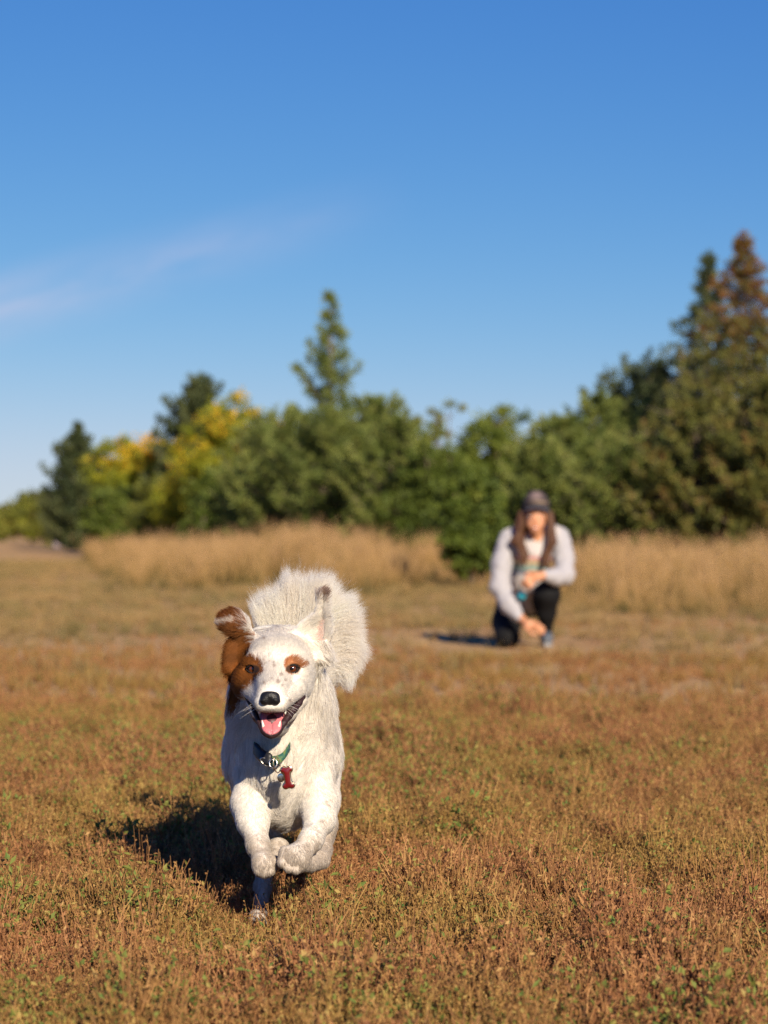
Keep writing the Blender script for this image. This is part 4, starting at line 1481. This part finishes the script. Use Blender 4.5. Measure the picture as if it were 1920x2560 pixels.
    # face
    for sx in (-1, 1):
        c = P(1339 + sx * 12.5, 1292, 17.281)
        g = Geo()
        g.ell(c, (0.014, 0.010, 0.007), None, 14, 8)
        e = g.build('eye', m_white, root)
        g = Geo()
        g.ell(c + [0, -0.007, 0], (0.006, 0.004, 0.006), None, 12, 8)
        g.build('iris', m_iris, e)
        g = Geo()
        t = np.linspace(-1, 1, 7)
        g.tube(np.stack([c[0] + t * 0.020, c[1] - 0.006 + 0.006 * t ** 2, c[2] + 0.018 - 0.004 * t ** 2], 1), 0.0035 - 0.0015 * np.abs(t), 6)
        g.build('eyebrow', m_hair, root)
    t = np.linspace(-1, 1, 9)
    c = P(1339, 1319, 17.25)
    g = Geo()
    g.tube(np.stack([c[0] + t * 0.027, c[1] + 0.012 * t ** 2, c[2] + 0.008 * t ** 2 - 0.007], 1), 0.0045 - 0.002 * np.abs(t), 6)
    g.tube(np.stack([c[0] + t * 0.027, c[1] + 0.012 * t ** 2, c[2] + 0.006 * t ** 2 + 0.003], 1), 0.0036 - 0.0016 * np.abs(t), 6)
    g.build('mouth', m_lipc, root)
    g = Geo()
    g.tube(np.stack([c[0] + t * 0.022, c[1] - 0.001 + 0.012 * t ** 2, c[2] + 0.007 * t ** 2 - 0.002], 1), 0.0042 - 0.002 * np.abs(t), 6)
    g.build('teeth', m_teeth, root)
    # sweatshirt
    S = SDF()
    S.chain([P(1337, 1352, 17.47), P(1334, 1380, 17.47), P(1324, 1445, 17.58), P(1320, 1488, 17.72)], [0.080, 0.125, 0.130, 0.145], 0.06, tag='body')
    S.chain([P(1290, 1345, 17.47), P(1382, 1340, 17.47)], [0.085, 0.085], 0.04, tag='body')
    S.chain([P(1270, 1350, 17.46), P(1254, 1410, 17.40), P(1250, 1468, 17.35), P(1272, 1512, 17.27), P(1292, 1536, 17.22)], [0.074, 0.070, 0.070, 0.062, 0.046], 0.03, tag='sleeve')
    S.chain([P(1400, 1346, 17.46), P(1410, 1395, 17.39), P(1411, 1437, 17.31), P(1390, 1442, 17.23), P(1372, 1440, 17.17)], [0.074, 0.070, 0.068, 0.058, 0.046], 0.03, tag='sleeve')
    for p, ax in ((P(1296, 1541, 17.21), 0), (P(1366, 1439, 17.155), 1)):      # ribbed cuffs
        S.ell(p, (0.040, 0.040, 0.040), 0.01, tag='sleeve')
    a, q = S.mesh(0.007)
    a = a + 0.006 * np.stack([wob(a, 26, 61), wob(a, 26, 62), wob(a, 26, 63)], 1) + 0.004 * np.stack([wob(a, 60, 64), wob(a, 60, 65), wob(a, 60, 66)], 1)
    dS, dB = S.dist(a, {'sleeve'}), S.dist(a, {'body'})
    px, py = to_px(a)
    front = (a[:, 1] < 17.62)
    col = np.tile([0.36, 0.345, 0.36], (len(a), 1))
    panel = np.clip(0.5 - (dB - dS) / 0.02, 0, 1) * front
    col = col * (1 - panel[:, None]) + np.array([0.47, 0.42, 0.40]) * panel[:, None]
    for y0, y1, cc in ((1392, 1398, (0.55, 0.16, 0.14)), (1402, 1412, (0.58, 0.42, 0.20)), (1415, 1427, (0.30, 0.47, 0.40)), (1430, 1437, (0.09, 0.13, 0.22))):
        yy = py - 0.06 * (px - 1330)
        m = np.clip((yy - y0) / 2 + 0.5, 0, 1) * np.clip((y1 - yy) / 2 + 0.5, 0, 1) * (dB < dS + 0.01) * (np.abs(px - 1328) < 52) * front
        col = col * (1 - m[:, None]) + np.array(cc) * m[:, None]
    mk('sweatshirt', a, q, m_sweat, root, True, {'col': col})
    # leggings
    T = SDF()
    T.ell(P(1320, 1500, 17.78), (0.165, 0.15, 0.13), 0.04)
    T.chain([P(1278, 1505, 17.76), P(1266, 1555, 17.58), kn_l, an_l], [0.108, 0.104, 0.084, 0.055], 0.03)
    T.chain([hip_r, kn_r, P(1366, 1530, 17.43), an_r + [0, 0, 0.02]], [0.105, 0.092, 0.070, 0.046], 0.03)
    a, q = T.mesh(0.007)
    a = a + 0.004 * np.stack([wob(a, 40, 71), wob(a, 40, 72), wob(a, 40, 73)], 1)
    mk('leggings', a, q, m_leg, root)
    # shoes
    K = SDF()
    K.chain([P(1365, 1586, 17.52), P(1366, 1597, 17.44), P(1368, 1600, 17.33)], [0.046, 0.044, 0.036], 0.02)
    a, q = K.mesh(0.006)
    a[:, 2] = np.maximum(a[:, 2], 0.018)
    sh = mk('shoe', a, q, m_shoe, root)
    g = Geo()
    o = [P(1365, 1600, 17.56), P(1353, 1600, 17.48), P(1354, 1600, 17.36), P(1362, 1600, 17.295), P(1373, 1600, 17.295), P(1381, 1600, 17.36), P(1379, 1600, 17.48)]
    g.prism([[p[0], p[1], 0.012] for p in o], [0, 0, -0.011], [0, 0, 0.012])
    g.build('sole', m_sole, sh, smooth=False)
    K = SDF()
    K.chain([an_l + [0, 0.02, 0.0], an_l + [0, 0.05, -0.015], an_l + [0.0, 0.03, -0.05]], [0.046, 0.046, 0.036], 0.02)
    a, q = K.mesh(0.007)
    a[:, 2] = np.maximum(a[:, 2], 0.006)
    mk('shoe', a, q, m_shoe, root)
    # hair: long locks on both sides of the face and a mass behind
    Hs = SDF()
    Hs.ell(P(1338, 1285, 17.40), (0.094, 0.088, 0.105), 0.03)
    Hs.chain([P(1318, 1300, 17.45), P(1300, 1335, 17.42)], [0.06, 0.05], 0.03)
    for k in range(20):
        o = r.uniform(-1.35, 1.35, 3)
        Hs.chain([P(1305 + 4 * o[0], 1282, 17.37), P(1297 + 8 * o[0], 1322, 17.335 + 0.02 * o[1]), P(1293 + 11 * o[1], 1352, 17.30 + 0.02 * o[2]), P(1310 + 9 * o[2], 1380 + 16 * r.random(), 17.295), P(1309 + 6 * o[0], 1402 + 12 * r.random(), 17.30)], [0.014, 0.013, 0.011, 0.008, 0.003], 0.004)
    for k in range(18):
        o = r.uniform(-1.35, 1.35, 3)
        Hs.chain([P(1375 + 3 * o[0], 1282, 17.37), P(1379 + 5 * o[0], 1325, 17.335 + 0.02 * o[1]), P(1382 + 8 * o[1], 1356, 17.30 + 0.02 * o[2]), P(1366 + 7 * o[2], 1388 + 14 * r.random(), 17.295), P(1366 + 5 * o[0], 1414 + 10 * r.random(), 17.30)], [0.013, 0.012, 0.010, 0.008, 0.003], 0.004)
    a, q = Hs.mesh(0.0045)
    # open the hair where the face looks out
    fx, fz = (a[:, 0] - hc[0]), a[:, 2]
    face = (np.abs(fx) < 0.068) & (a[:, 1] < 17.34) & (a[:, 2] > P(0, 1335, 17.3)[2])
    a[face, 1] = np.maximum(a[face, 1], 17.335)
    mk('hair', a, q, m_hair, root)
    # cap
    Cp = SDF()
    Cp.ell(P(1340, 1266, 17.375), (0.100, 0.112, 0.118), 0.02)
    a, q = Cp.mesh(0.006)
    cut = P(0, 1272, 17.37)[2]
    a[:, 2] = np.where(a[:, 2] < cut, cut + (a[:, 2] - cut) * 0.06, a[:, 2])
    px, py = to_px(a)
    col = np.tile([0.030, 0.024, 0.026], (len(a), 1))
    pn = np.exp(-((px - 1340) / 17) ** 2 - ((py - 1238) / 11) ** 2) * (a[:, 1] < 17.33)
    col = col * (1 - 0.8 * pn[:, None]) + np.array([0.24, 0.17, 0.16]) * 0.8 * pn[:, None]
    ps = np.exp(-((px - 1352) / 20) ** 2 - ((py - 1254 - (px - 1340) * 0.08) / 2.5) ** 2) * (a[:, 1] < 17.33)
    col = col * (1 - 0.8 * ps[:, None]) + np.array([0.34, 0.24, 0.16]) * 0.8 * ps[:, None]
    cap = mk('cap', a, q, m_cap, root, True, {'col': col})
    nu, nv = 21, 8
    u = np.linspace(-1, 1, nu)[:, None]
    v = np.linspace(0, 1, nv)[None]
    c = P(1340, 1268, 17.375)
    reach = 0.055 * np.sqrt(np.clip(1 - (0.98 * u) ** 2, 0, 1)) + 0.004
    bx = c[0] + 0.098 * u * (1 - 0.10 * v)
    by = c[1] - 0.108 * np.sqrt(np.clip(1 - (0.97 * u) ** 2, 0, 1)) - reach * v
    bz = c[2] + 0.008 - 0.028 * u ** 2 - 0.016 * v * np.ones_like(u)
    top = np.stack([bx + 0 * v, by, bz + 0 * v], -1).reshape(-1, 3)
    bot = top - [0, 0, 0.005]
    i = np.arange(nu - 1)[:, None] * nv
    j = np.arange(nv - 1)[None]
    Q = np.stack([i + j, i + nv + j, i + nv + j + 1, i + j + 1], -1).reshape(-1, 4)
    n0 = nu * nv
    rim = [[i_ * nv + nv - 1, (i_ + 1) * nv + nv - 1, n0 + (i_ + 1) * nv + nv - 1, n0 + i_ * nv + nv - 1] for i_ in range(nu - 1)]
    colb = np.tile([0.040, 0.038, 0.046], (2 * n0, 1))
    vvv = np.tile(np.repeat(np.linspace(0, 1, nv)[None], nu, 0).ravel(), 2)
    st = np.exp(-((vvv - 0.45) / 0.22) ** 2) * np.concatenate([np.ones(n0), np.zeros(n0)])
    colb = colb * (1 - 0.6 * st[:, None]) + np.array([0.20, 0.19, 0.21]) * 0.6 * st[:, None]
    mk('brim', np.vstack([top, bot]), np.vstack([Q, Q[:, ::-1] + n0, np.array(rim)]), m_cap, cap, True, {'col': colb})
    # turquoise ball hanging under her wrist on its loop
    m_tq = plain('turquoise_rubber', (0.015, 0.26, 0.34), 0.4, bump=0.2, bscale=60)
    b = thing('toy_ball', 'small turquoise ball on a loop hanging below the hand on her knee', 'ball', tuple(P(1304, 1500, 17.2)))
    g = Geo()
    g.ell(P(1304, 1489, 17.2), (0.032, 0.032, 0.032), None, 20, 14)
    g.build('ball', m_tq, b)
    g = Geo()
    g.tube([P(1304, 1481, 17.2), P(1300, 1473, 17.18), P(1303, 1464, 17.14), P(1309, 1455, 17.10)], [0.005, 0.005, 0.005, 0.005], 6)
    g.build('cord_loop', m_tq, b)


make_person()


# ------------------------------------------------------------------ trees and shrubs
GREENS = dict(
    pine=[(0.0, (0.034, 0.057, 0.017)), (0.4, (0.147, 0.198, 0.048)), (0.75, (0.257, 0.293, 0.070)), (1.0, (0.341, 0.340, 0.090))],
    dark=[(0.0, (0.020, 0.034, 0.019)), (0.5, (0.085, 0.116, 0.048)), (1.0, (0.194, 0.209, 0.080))],  # deep greens; for two trees at the right the shade is coloured in
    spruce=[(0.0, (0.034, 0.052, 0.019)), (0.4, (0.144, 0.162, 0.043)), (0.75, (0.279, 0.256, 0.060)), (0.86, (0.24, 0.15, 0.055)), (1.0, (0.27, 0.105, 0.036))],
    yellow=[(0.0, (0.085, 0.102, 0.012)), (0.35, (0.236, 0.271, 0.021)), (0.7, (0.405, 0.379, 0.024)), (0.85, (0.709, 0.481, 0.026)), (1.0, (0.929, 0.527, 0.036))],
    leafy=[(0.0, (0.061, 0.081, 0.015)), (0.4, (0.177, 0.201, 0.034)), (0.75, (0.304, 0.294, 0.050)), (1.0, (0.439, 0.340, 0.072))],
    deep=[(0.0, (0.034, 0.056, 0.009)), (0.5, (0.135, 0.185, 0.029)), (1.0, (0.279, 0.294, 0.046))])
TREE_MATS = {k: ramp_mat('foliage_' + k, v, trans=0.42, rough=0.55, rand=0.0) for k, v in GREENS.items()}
m_bark = plain('bark', (0.17, 0.125, 0.09), 0.9, bump=0.6, bscale=9, vary=0.3)
m_bark_pale = plain('bark_pale', (0.30, 0.23, 0.165), 0.9, bump=0.5, bscale=9, vary=0.25)


def tufts(g, r, pos, d, n_each, ln, wd, tint, spread=0.9):
    """needle sprays: n_each narrow blades from every point, fanning round the direction d"""
    m = len(pos)
    pp = np.repeat(pos, n_each, 0)
    dd = np.repeat(d, n_each, 0) + r.normal(size=(m * n_each, 3)) * spread
    dd /= np.linalg.norm(dd, axis=1, keepdims=True)
    tt = np.repeat(np.asarray(tint), n_each) + r.normal(size=m * n_each) * 0.10
    leaf_faces(g, pp, dd, rdir(r, m * n_each), ln * r.uniform(0.6, 1.2, m * n_each), wd * r.uniform(0.7, 1.3, m * n_each), np.clip(tt, 0, 1))


def conifer(name, label, px, Y, top_py, w_px, pal, seed, style='pine', group='conifers of the tree line', base=0.06, dens=1.0, brown=0.0, fat=1.0, pw=0.72):
    r = np.random.default_rng(seed)
    c = P(px, HZ, Y)
    x0 = c[0]
    hgt = H + (HZ - top_py) / F * Y
    rad = 0.5 * w_px / F * Y
    root = thing(name, label, 'tree', (x0, Y, 0), group)
    t = np.linspace(0, 1, 9)
    sway = np.stack([0.05 * np.sin(t * 4 + seed), 0.04 * np.cos(t * 3 + seed), 0 * t], 1) * hgt * 0.12
    spine = np.stack([np.full(9, x0), np.full(9, Y), t * hgt], 1) + sway * t[:, None]
    g = Geo()
    g.tube(spine, np.linspace(0.028 * hgt ** 0.8, 0.006, 9), 9)
    lv, gl = Geo(), Geo()
    if style == 'pine':
        nl = int(13 * dens)
        levels = np.linspace(base, 0.97, nl)
    else:
        nl = int(30 * dens)
        levels = np.linspace(base, 0.985, nl)
    for li, f in enumerate(levels):
        p0 = np.array([np.interp(f, t, spine[:, k]) for k in range(3)])
        if style == 'pine':
            prof = (1 - f) ** pw * (0.75 + 0.35 * min(1, f / 0.25))
            nb = int(r.integers(6, 9))
            rise = 0.35 + 0.55 * f
        else:
            prof = (1 - f) ** 1.0
            nb = int(r.integers(8, 12))
            rise = -0.16 + 0.6 * max(0, f - 0.7)
        a0 = r.uniform(0, 6.28)
        for b in range(nb):
            a = a0 + b / nb * 6.283 + r.normal() * 0.22
            fj = np.clip(f + r.uniform(-0.45, 0.45) / nl, 0.0, 0.99)
            p0 = np.array([np.interp(fj, t, spine[:, k]) for k in range(3)])
            ln = max(0.08, rad * prof * r.uniform(0.55, 1.22))
            k = np.linspace(0, 1, 5)[:, None]
            out = np.array([math.cos(a), math.sin(a), 0])
            rs = rise + r.normal() * 0.1
            pts = p0 + out * ln * k + np.array([0, 0, 1]) * ln * (rs * k + (0.28 if style == 'pine' else 0.16) * k ** 2)
            gl.tube(pts, np.linspace(0.011 * hgt ** 0.5, 0.003, 5) * (0.4 + prof), 4, 0.3, cap=False)
            m = max(3, int((26 if style == 'pine' else 22) * ln / rad * dens + 3))
            kk = r.uniform(0.25 if style == 'pine' else 0.12, 1.03, m)
            pos = np.stack([np.interp(kk, k[:, 0], pts[:, q]) for q in range(3)], 1)
            sd = np.cross(out, [0, 0, 1])
            pos = pos + sd * (r.normal(size=m) * ln * 0.20 * (1.1 - kk))[:, None] + r.normal(size=(m, 3)) * 0.03 * ln
            if style != 'pine':
                pos[:, 2] -= np.abs(r.normal(size=m)) * 0.06 * ln
            dd = out * 0.8 + np.array([0, 0, 0.55 if style == 'pine' else -0.05])
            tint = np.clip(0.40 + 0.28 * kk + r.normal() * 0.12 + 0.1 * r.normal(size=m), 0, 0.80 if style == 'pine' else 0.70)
            if brown and f > 0.66:
                tint = np.where(r.random(m) < brown * np.clip((f - 0.62) / 0.2, 0, 1), r.uniform(0.86, 1.0, m), tint)
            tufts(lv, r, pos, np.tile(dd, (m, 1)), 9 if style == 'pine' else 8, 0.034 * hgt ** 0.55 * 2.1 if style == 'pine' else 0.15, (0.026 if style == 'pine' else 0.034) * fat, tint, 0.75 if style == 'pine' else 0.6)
    # leader
    tufts(lv, r, spine[-1:] + [[0, 0, -0.04]], np.array([[0, 0, 1.0]]), 24, 0.18, 0.03, [0.9 if brown else 0.5], 0.35)
    tr = g.build('trunk', m_bark, root)
    gl.build('limbs', m_bark, tr)['kind'] = 'stuff'
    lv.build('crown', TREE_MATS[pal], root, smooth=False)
    return root


def broadleaf(name, label, px, Y, top_py, w_px, pal, seed, group='leafy trees of the tree line', clear=0.22, n=9000, leaf=0.085, tint0=0.45, hi=0.0, bark=None, low=None, cat='tree', sparse=False):
    """trunk, forking limbs, and leaves gathered round the twig ends"""
    r = np.random.default_rng(seed)
    x0 = P(px, HZ, Y)[0]
    hgt = H + (HZ - top_py) / F * Y
    rad = 0.5 * w_px / F * Y
    root = thing(name, label, cat, (x0, Y, 0), group)
    gt, gl, lv = Geo(), Geo(), Geo()
    ends = []
    fork = hgt * clear
    stems = 1 if cat == 'tree' else 4
    for s in range(stems):
        off = np.array([r.normal(), r.normal(), 0]) * (0.02 if stems == 1 else 0.12 * rad)
        top = np.array([x0, Y, 0]) + off * 3 + [0, 0, hgt * (0.55 if stems == 1 else 0.4)]
        b0 = np.array([x0, Y, 0]) + off
        t = np.linspace(0, 1, 6)[:, None]
        sp = b0 + (top - b0) * t + r.normal(size=(6, 3)) * 0.012 * hgt * t
        sp[0, 2] = -0.05
        (gt if s == 0 else gl).tube(sp, np.linspace(0.030 * hgt ** 0.8, 0.012 * hgt ** 0.8, 6) / stems ** 0.5, 8)
        nl = 16 if stems == 1 else 7
        for l in range(nl):
            f = r.uniform(clear / 0.55, 1.0) if stems == 1 else r.uniform(0.15, 1.0)
            p0 = np.array([np.interp(f, t[:, 0], sp[:, k]) for k in range(3)])
            a = r.uniform(0, 6.28)
            # aim at a point inside an uneven crown
            hz = r.uniform(0.30 if low is None else low, 1.0) if l > 1 else 0.97
            rr = rad * math.sqrt(max(0.03, 1 - ((hz - 0.5) / 0.56) ** 2)) * r.uniform(0.45, 1.0)
            p2 = np.array([x0 + math.cos(a) * rr, Y + math.sin(a) * rr, hgt * hz * r.uniform(0.92, 1.0)])
            k = np.linspace(0, 1, 5)[:, None]
            br = p0 + (p2 - p0) * k + np.array([0, 0, 0.10 * hgt]) * (k * (1 - k)) + r.normal(size=(5, 3)) * 0.012 * hgt * k
            gl.tube(br, np.linspace(0.011, 0.003, 5) * hgt ** 0.8, 5, 0.3, cap=False)
            ends.append(p2)
            for q in range(4):
                f2 = r.uniform(0.35, 0.95)
                q0 = np.array([np.interp(f2, k[:, 0], br[:, z]) for z in range(3)])
                q1 = q0 + rdir(r, 1, 0.5)[0] * rad * r.uniform(0.2, 0.45)
                gl.tube(np.array([q0, (q0 + q1) / 2 + [0, 0, 0.02 * hgt], q1]), np.array([0.005, 0.003, 0.0015]) * hgt ** 0.8, 4, 0.3, cap=False)
                ends.append(q1)
    if not sparse:                                     # smaller twigs all through the crown
        for q in range(170):
            dv = rdir(r, 1)[0] * r.uniform(0.35, 0.95)
            lo_ = (0.30 if low is None else low)
            ends.append(np.array([x0 + dv[0] * rad, Y + dv[1] * rad, hgt * (lo_ + (0.97 - lo_) * (0.5 + 0.5 * dv[2]))]))
    ends = np.array(ends)
    ends[:, 2] = np.clip(ends[:, 2], 0.1, hgt * 1.0)
    ci = r.integers(0, len(ends), n)
    csz = rad * r.uniform(0.09, 0.22, len(ends)) * (0.55 if sparse else 1.0)
    cbr = r.normal(0, 0.13, len(ends))
    d = rdir(r, n) * (r.random(n) ** 0.45)[:, None]
    pos = ends[ci] + d * csz[ci][:, None] * [1.1, 1.1, 0.8]
    pos[:, 2] = np.maximum(pos[:, 2], 0.05)
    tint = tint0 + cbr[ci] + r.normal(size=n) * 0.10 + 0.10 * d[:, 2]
    if hi:
        top = np.clip((pos[:, 2] / hgt - 0.62) / 0.25, 0, 1) * (cbr[ci] > -0.03)
        tint = np.where(r.random(n) < hi * top, r.uniform(0.82, 1.0, n), tint)
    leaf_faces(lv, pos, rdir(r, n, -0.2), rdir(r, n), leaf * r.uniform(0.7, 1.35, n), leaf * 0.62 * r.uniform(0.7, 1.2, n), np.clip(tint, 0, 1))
    tr = gt.build('trunk', bark or m_bark, root)
    gl.build('limbs', bark or m_bark, tr)['kind'] = 'stuff'
    lv.build('crown', TREE_MATS[pal], root, smooth=False)
    return root


def make_trees():
    G1, G2, G3 = 'conifers of the tree line', 'leafy trees of the tree line', 'shrubs along the tree line'
    conifer('pine_tree', 'tall slim pine rising above all others near the middle', 830, 52, 742, 350, 'pine', 1, 'pine', G1, 0.12, 1.05, 0.0, 1.2, 0.95)
    conifer('spruce_tree', 'tallest spruce at the right edge, brown cones in its top', 1862, 42, 590, 900, 'spruce', 2, 'spruce', G1, 0.03, 1.2, 0.8)
    conifer('spruce_tree', 'spruce close behind the tallest one, its shade put into dark blue-green foliage', 1768, 46, 640, 680, 'dark', 3, 'spruce', G1, 0.04, 1.0, 0.0)  # shaded counterpart of the sunlit spruce, shade painted by the palette
    conifer('pine_tree', 'low dark pine left of the two tall spruces', 1620, 47, 960, 400, 'dark', 4, 'pine', G1, 0.0, 1.4, 0.0, 1.6, 0.45)  # the shade on this pine is part of its foliage colour
    conifer('pine_tree', 'dark rounded pine showing behind the yellow-green tree', 495, 72, 962, 250, 'dark', 5, 'pine', G1, 0.04, 1.5, 0.0, 2.4, 0.5)
    conifer('pine_tree', 'dark pine at the far left end of the tree line', 195, 88, 1062, 240, 'dark', 6, 'pine', G1, 0.0, 1.6, 0.0, 3.0, 0.95)
    conifer('pine_tree', 'broad mid-green pine to the left of the low dark pine', 1500, 45, 1005, 420, 'pine', 7, 'pine', G1, 0.0, 1.3, 0.0, 1.5)
    conifer('pine_tree', 'green pine just right of the woman, behind the grass', 1415, 43, 1055, 360, 'pine', 8, 'pine', G1, 0.0, 1.3, 0.0, 1.5)
    conifer('pine_tree', 'bushy pine left of the slim tall pine', 730, 50, 1040, 400, 'pine', 9, 'pine', G1, 0.0, 1.3, 0.0, 1.5)
    conifer('pine_tree', 'bushy pine right of the slim tall pine', 935, 49, 1005, 430, 'pine', 10, 'pine', G1, 0.0, 1.3, 0.0, 1.5)
    conifer('pine_tree', 'green pine filling the right edge below the tallest spruce', 1935, 39, 960, 420, 'spruce', 11, 'pine', G1, 0.0, 1.3, 0.0, 1.5)
    conifer('pine_tree', 'low green pine in front of the tallest spruce', 1740, 40, 1020, 440, 'spruce', 12, 'pine', G1, 0.0, 1.3, 0.0, 1.5)
    broadleaf('poplar_tree', 'yellow-green leafy tree with a round crown left of centre', 585, 62, 985, 330, 'yellow', 21, G2, 0.14, 17000, 0.12, 0.52, 0.5, low=0.12)
    broadleaf('poplar_tree', 'smaller leafy tree turning bright yellow at its top', 340, 76, 1078, 270, 'yellow', 22, G2, 0.30, 15000, 0.13, 0.50, 0.9, m_bark_pale, low=0.3)
    broadleaf('poplar_tree', 'small yellowing tree under the round yellow-green one', 480, 66, 1150, 230, 'yellow', 23, G2, 0.12, 9000, 0.11, 0.5, 0.5, low=0.15)
    broadleaf('leafy_tree', 'loose thin-branched tree with sky showing through it', 1090, 49, 985, 250, 'leafy', 24, G2, 0.2, 4200, 0.085, 0.5, 0.0, low=0.2, sparse=True)
    broadleaf('leafy_tree', 'green leafy tree behind the woman with a thin leader', 1225, 46, 1025, 310, 'deep', 25, G2, 0.1, 16000, 0.10, 0.6, 0.0, low=0.08)
    broadleaf('leafy_tree', 'rounded green tree between the woman and the pines', 1315, 47, 1045, 260, 'leafy', 26, G2, 0.1, 12000, 0.10, 0.5, low=0.08)
    broadleaf('leafy_tree', 'pale grey-green tree at the far left, by the horizon', 75, 130, 1232, 140, 'leafy', 27, G2, 0.1, 7000, 0.24, 0.55, low=0.05)
    broadleaf('leafy_tree', 'far small tree cut by the left frame edge', 5, 150, 1265, 100, 'leafy', 28, G2, 0.1, 5000, 0.24, 0.6, low=0.05)
    k = 31
    for label, px, Y, top, w, pal, n in (
            ('dark low shrub at the foot of the far left pine', 300, 74, 1215, 200, 'deep', 9000),
            ('rounded green shrub below the yellow-topped tree', 410, 68, 1195, 200, 'leafy', 10000),
            ('green shrub at the foot of the round yellow-green tree', 560, 60, 1170, 220, 'deep', 10000),
            ('olive shrub under the bushy pine left of the tall one', 660, 53, 1075, 250, 'leafy', 13000),
            ('broad olive shrub at the base of the slim tall pine', 825, 48, 1040, 310, 'leafy', 16000),
            ('olive shrub left of the thin-branched tree', 985, 46, 1060, 300, 'leafy', 15000),
            ('dense green shrub under the thin-branched tree', 1105, 45, 1110, 300, 'deep', 15000),
            ('bright green shrub coming forward into the grass by the woman', 1180, 33, 1160, 200, 'deep', 15000),
            ('green shrub at the foot of the pine right of the woman', 1345, 42, 1115, 260, 'leafy', 13000),
            ('low green shrub below the low dark pine', 1560, 41, 1130, 330, 'leafy', 15000),
            ('yellowish bush on the horizon at the far left', 110, 120, 1262, 130, 'yellow', 5000),
            ('green bush filling the gap behind the far left pine', 140, 105, 1225, 170, 'leafy', 7000)):
        if pal == 'leafy' and Y < 60:
            conifer('pine_tree', label.replace('shrub', 'young pine'), px, Y, top, w * 1.15, 'pine', k, 'pine', G1, 0.0, 1.35, 0.0, 1.2, 0.6)
            k += 1
            continue
        broadleaf('shrub', label, px, Y, top, w, pal, k, G3, 0.05, n, 0.085 if Y < 60 else 0.13, 0.45, 0.0, low=0.06, cat='shrub')
        k += 1


make_trees()


# ------------------------------------------------------------------ small things in the field
def make_marker():
    base = P(145, HZ, 100) * [1, 1, 0]
    root = thing('marker_box', 'small grey box with dark edges at the left end of the tall grass', 'box', tuple(base))
    m_g = plain('weathered_panel', (0.34, 0.27, 0.29), 0.8, vary=0.2)
    m_d = plain('dark_edge', (0.035, 0.032, 0.036), 0.7)
    def box(name, lo, hi, mat, par, bev=0.02):
        g = Geo()
        lo, hi = np.array(lo) + base, np.array(hi) + base
        pts = [(lo[0] + bev, lo[2]), (hi[0] - bev, lo[2]), (hi[0], lo[2] + bev), (hi[0], hi[2] - bev), (hi[0] - bev, hi[2]), (lo[0] + bev, hi[2]), (lo[0], hi[2] - bev), (lo[0], lo[2] + bev)]
        g.prism([[a, 0, b] for a, b in pts], [0, lo[1], 0], [0, hi[1], 0])
        return g.build(name, mat, par, smooth=False)
    box('housing', (-0.20, -0.18, 0), (0.20, 0.18, 0.44), m_d, root)
    box('front_panel', (-0.13, -0.20, 0.06), (0.13, -0.182, 0.34), m_g, root)
    box('lid', (-0.23, -0.21, 0.442), (0.23, 0.21, 0.50), m_d, root)


make_marker()
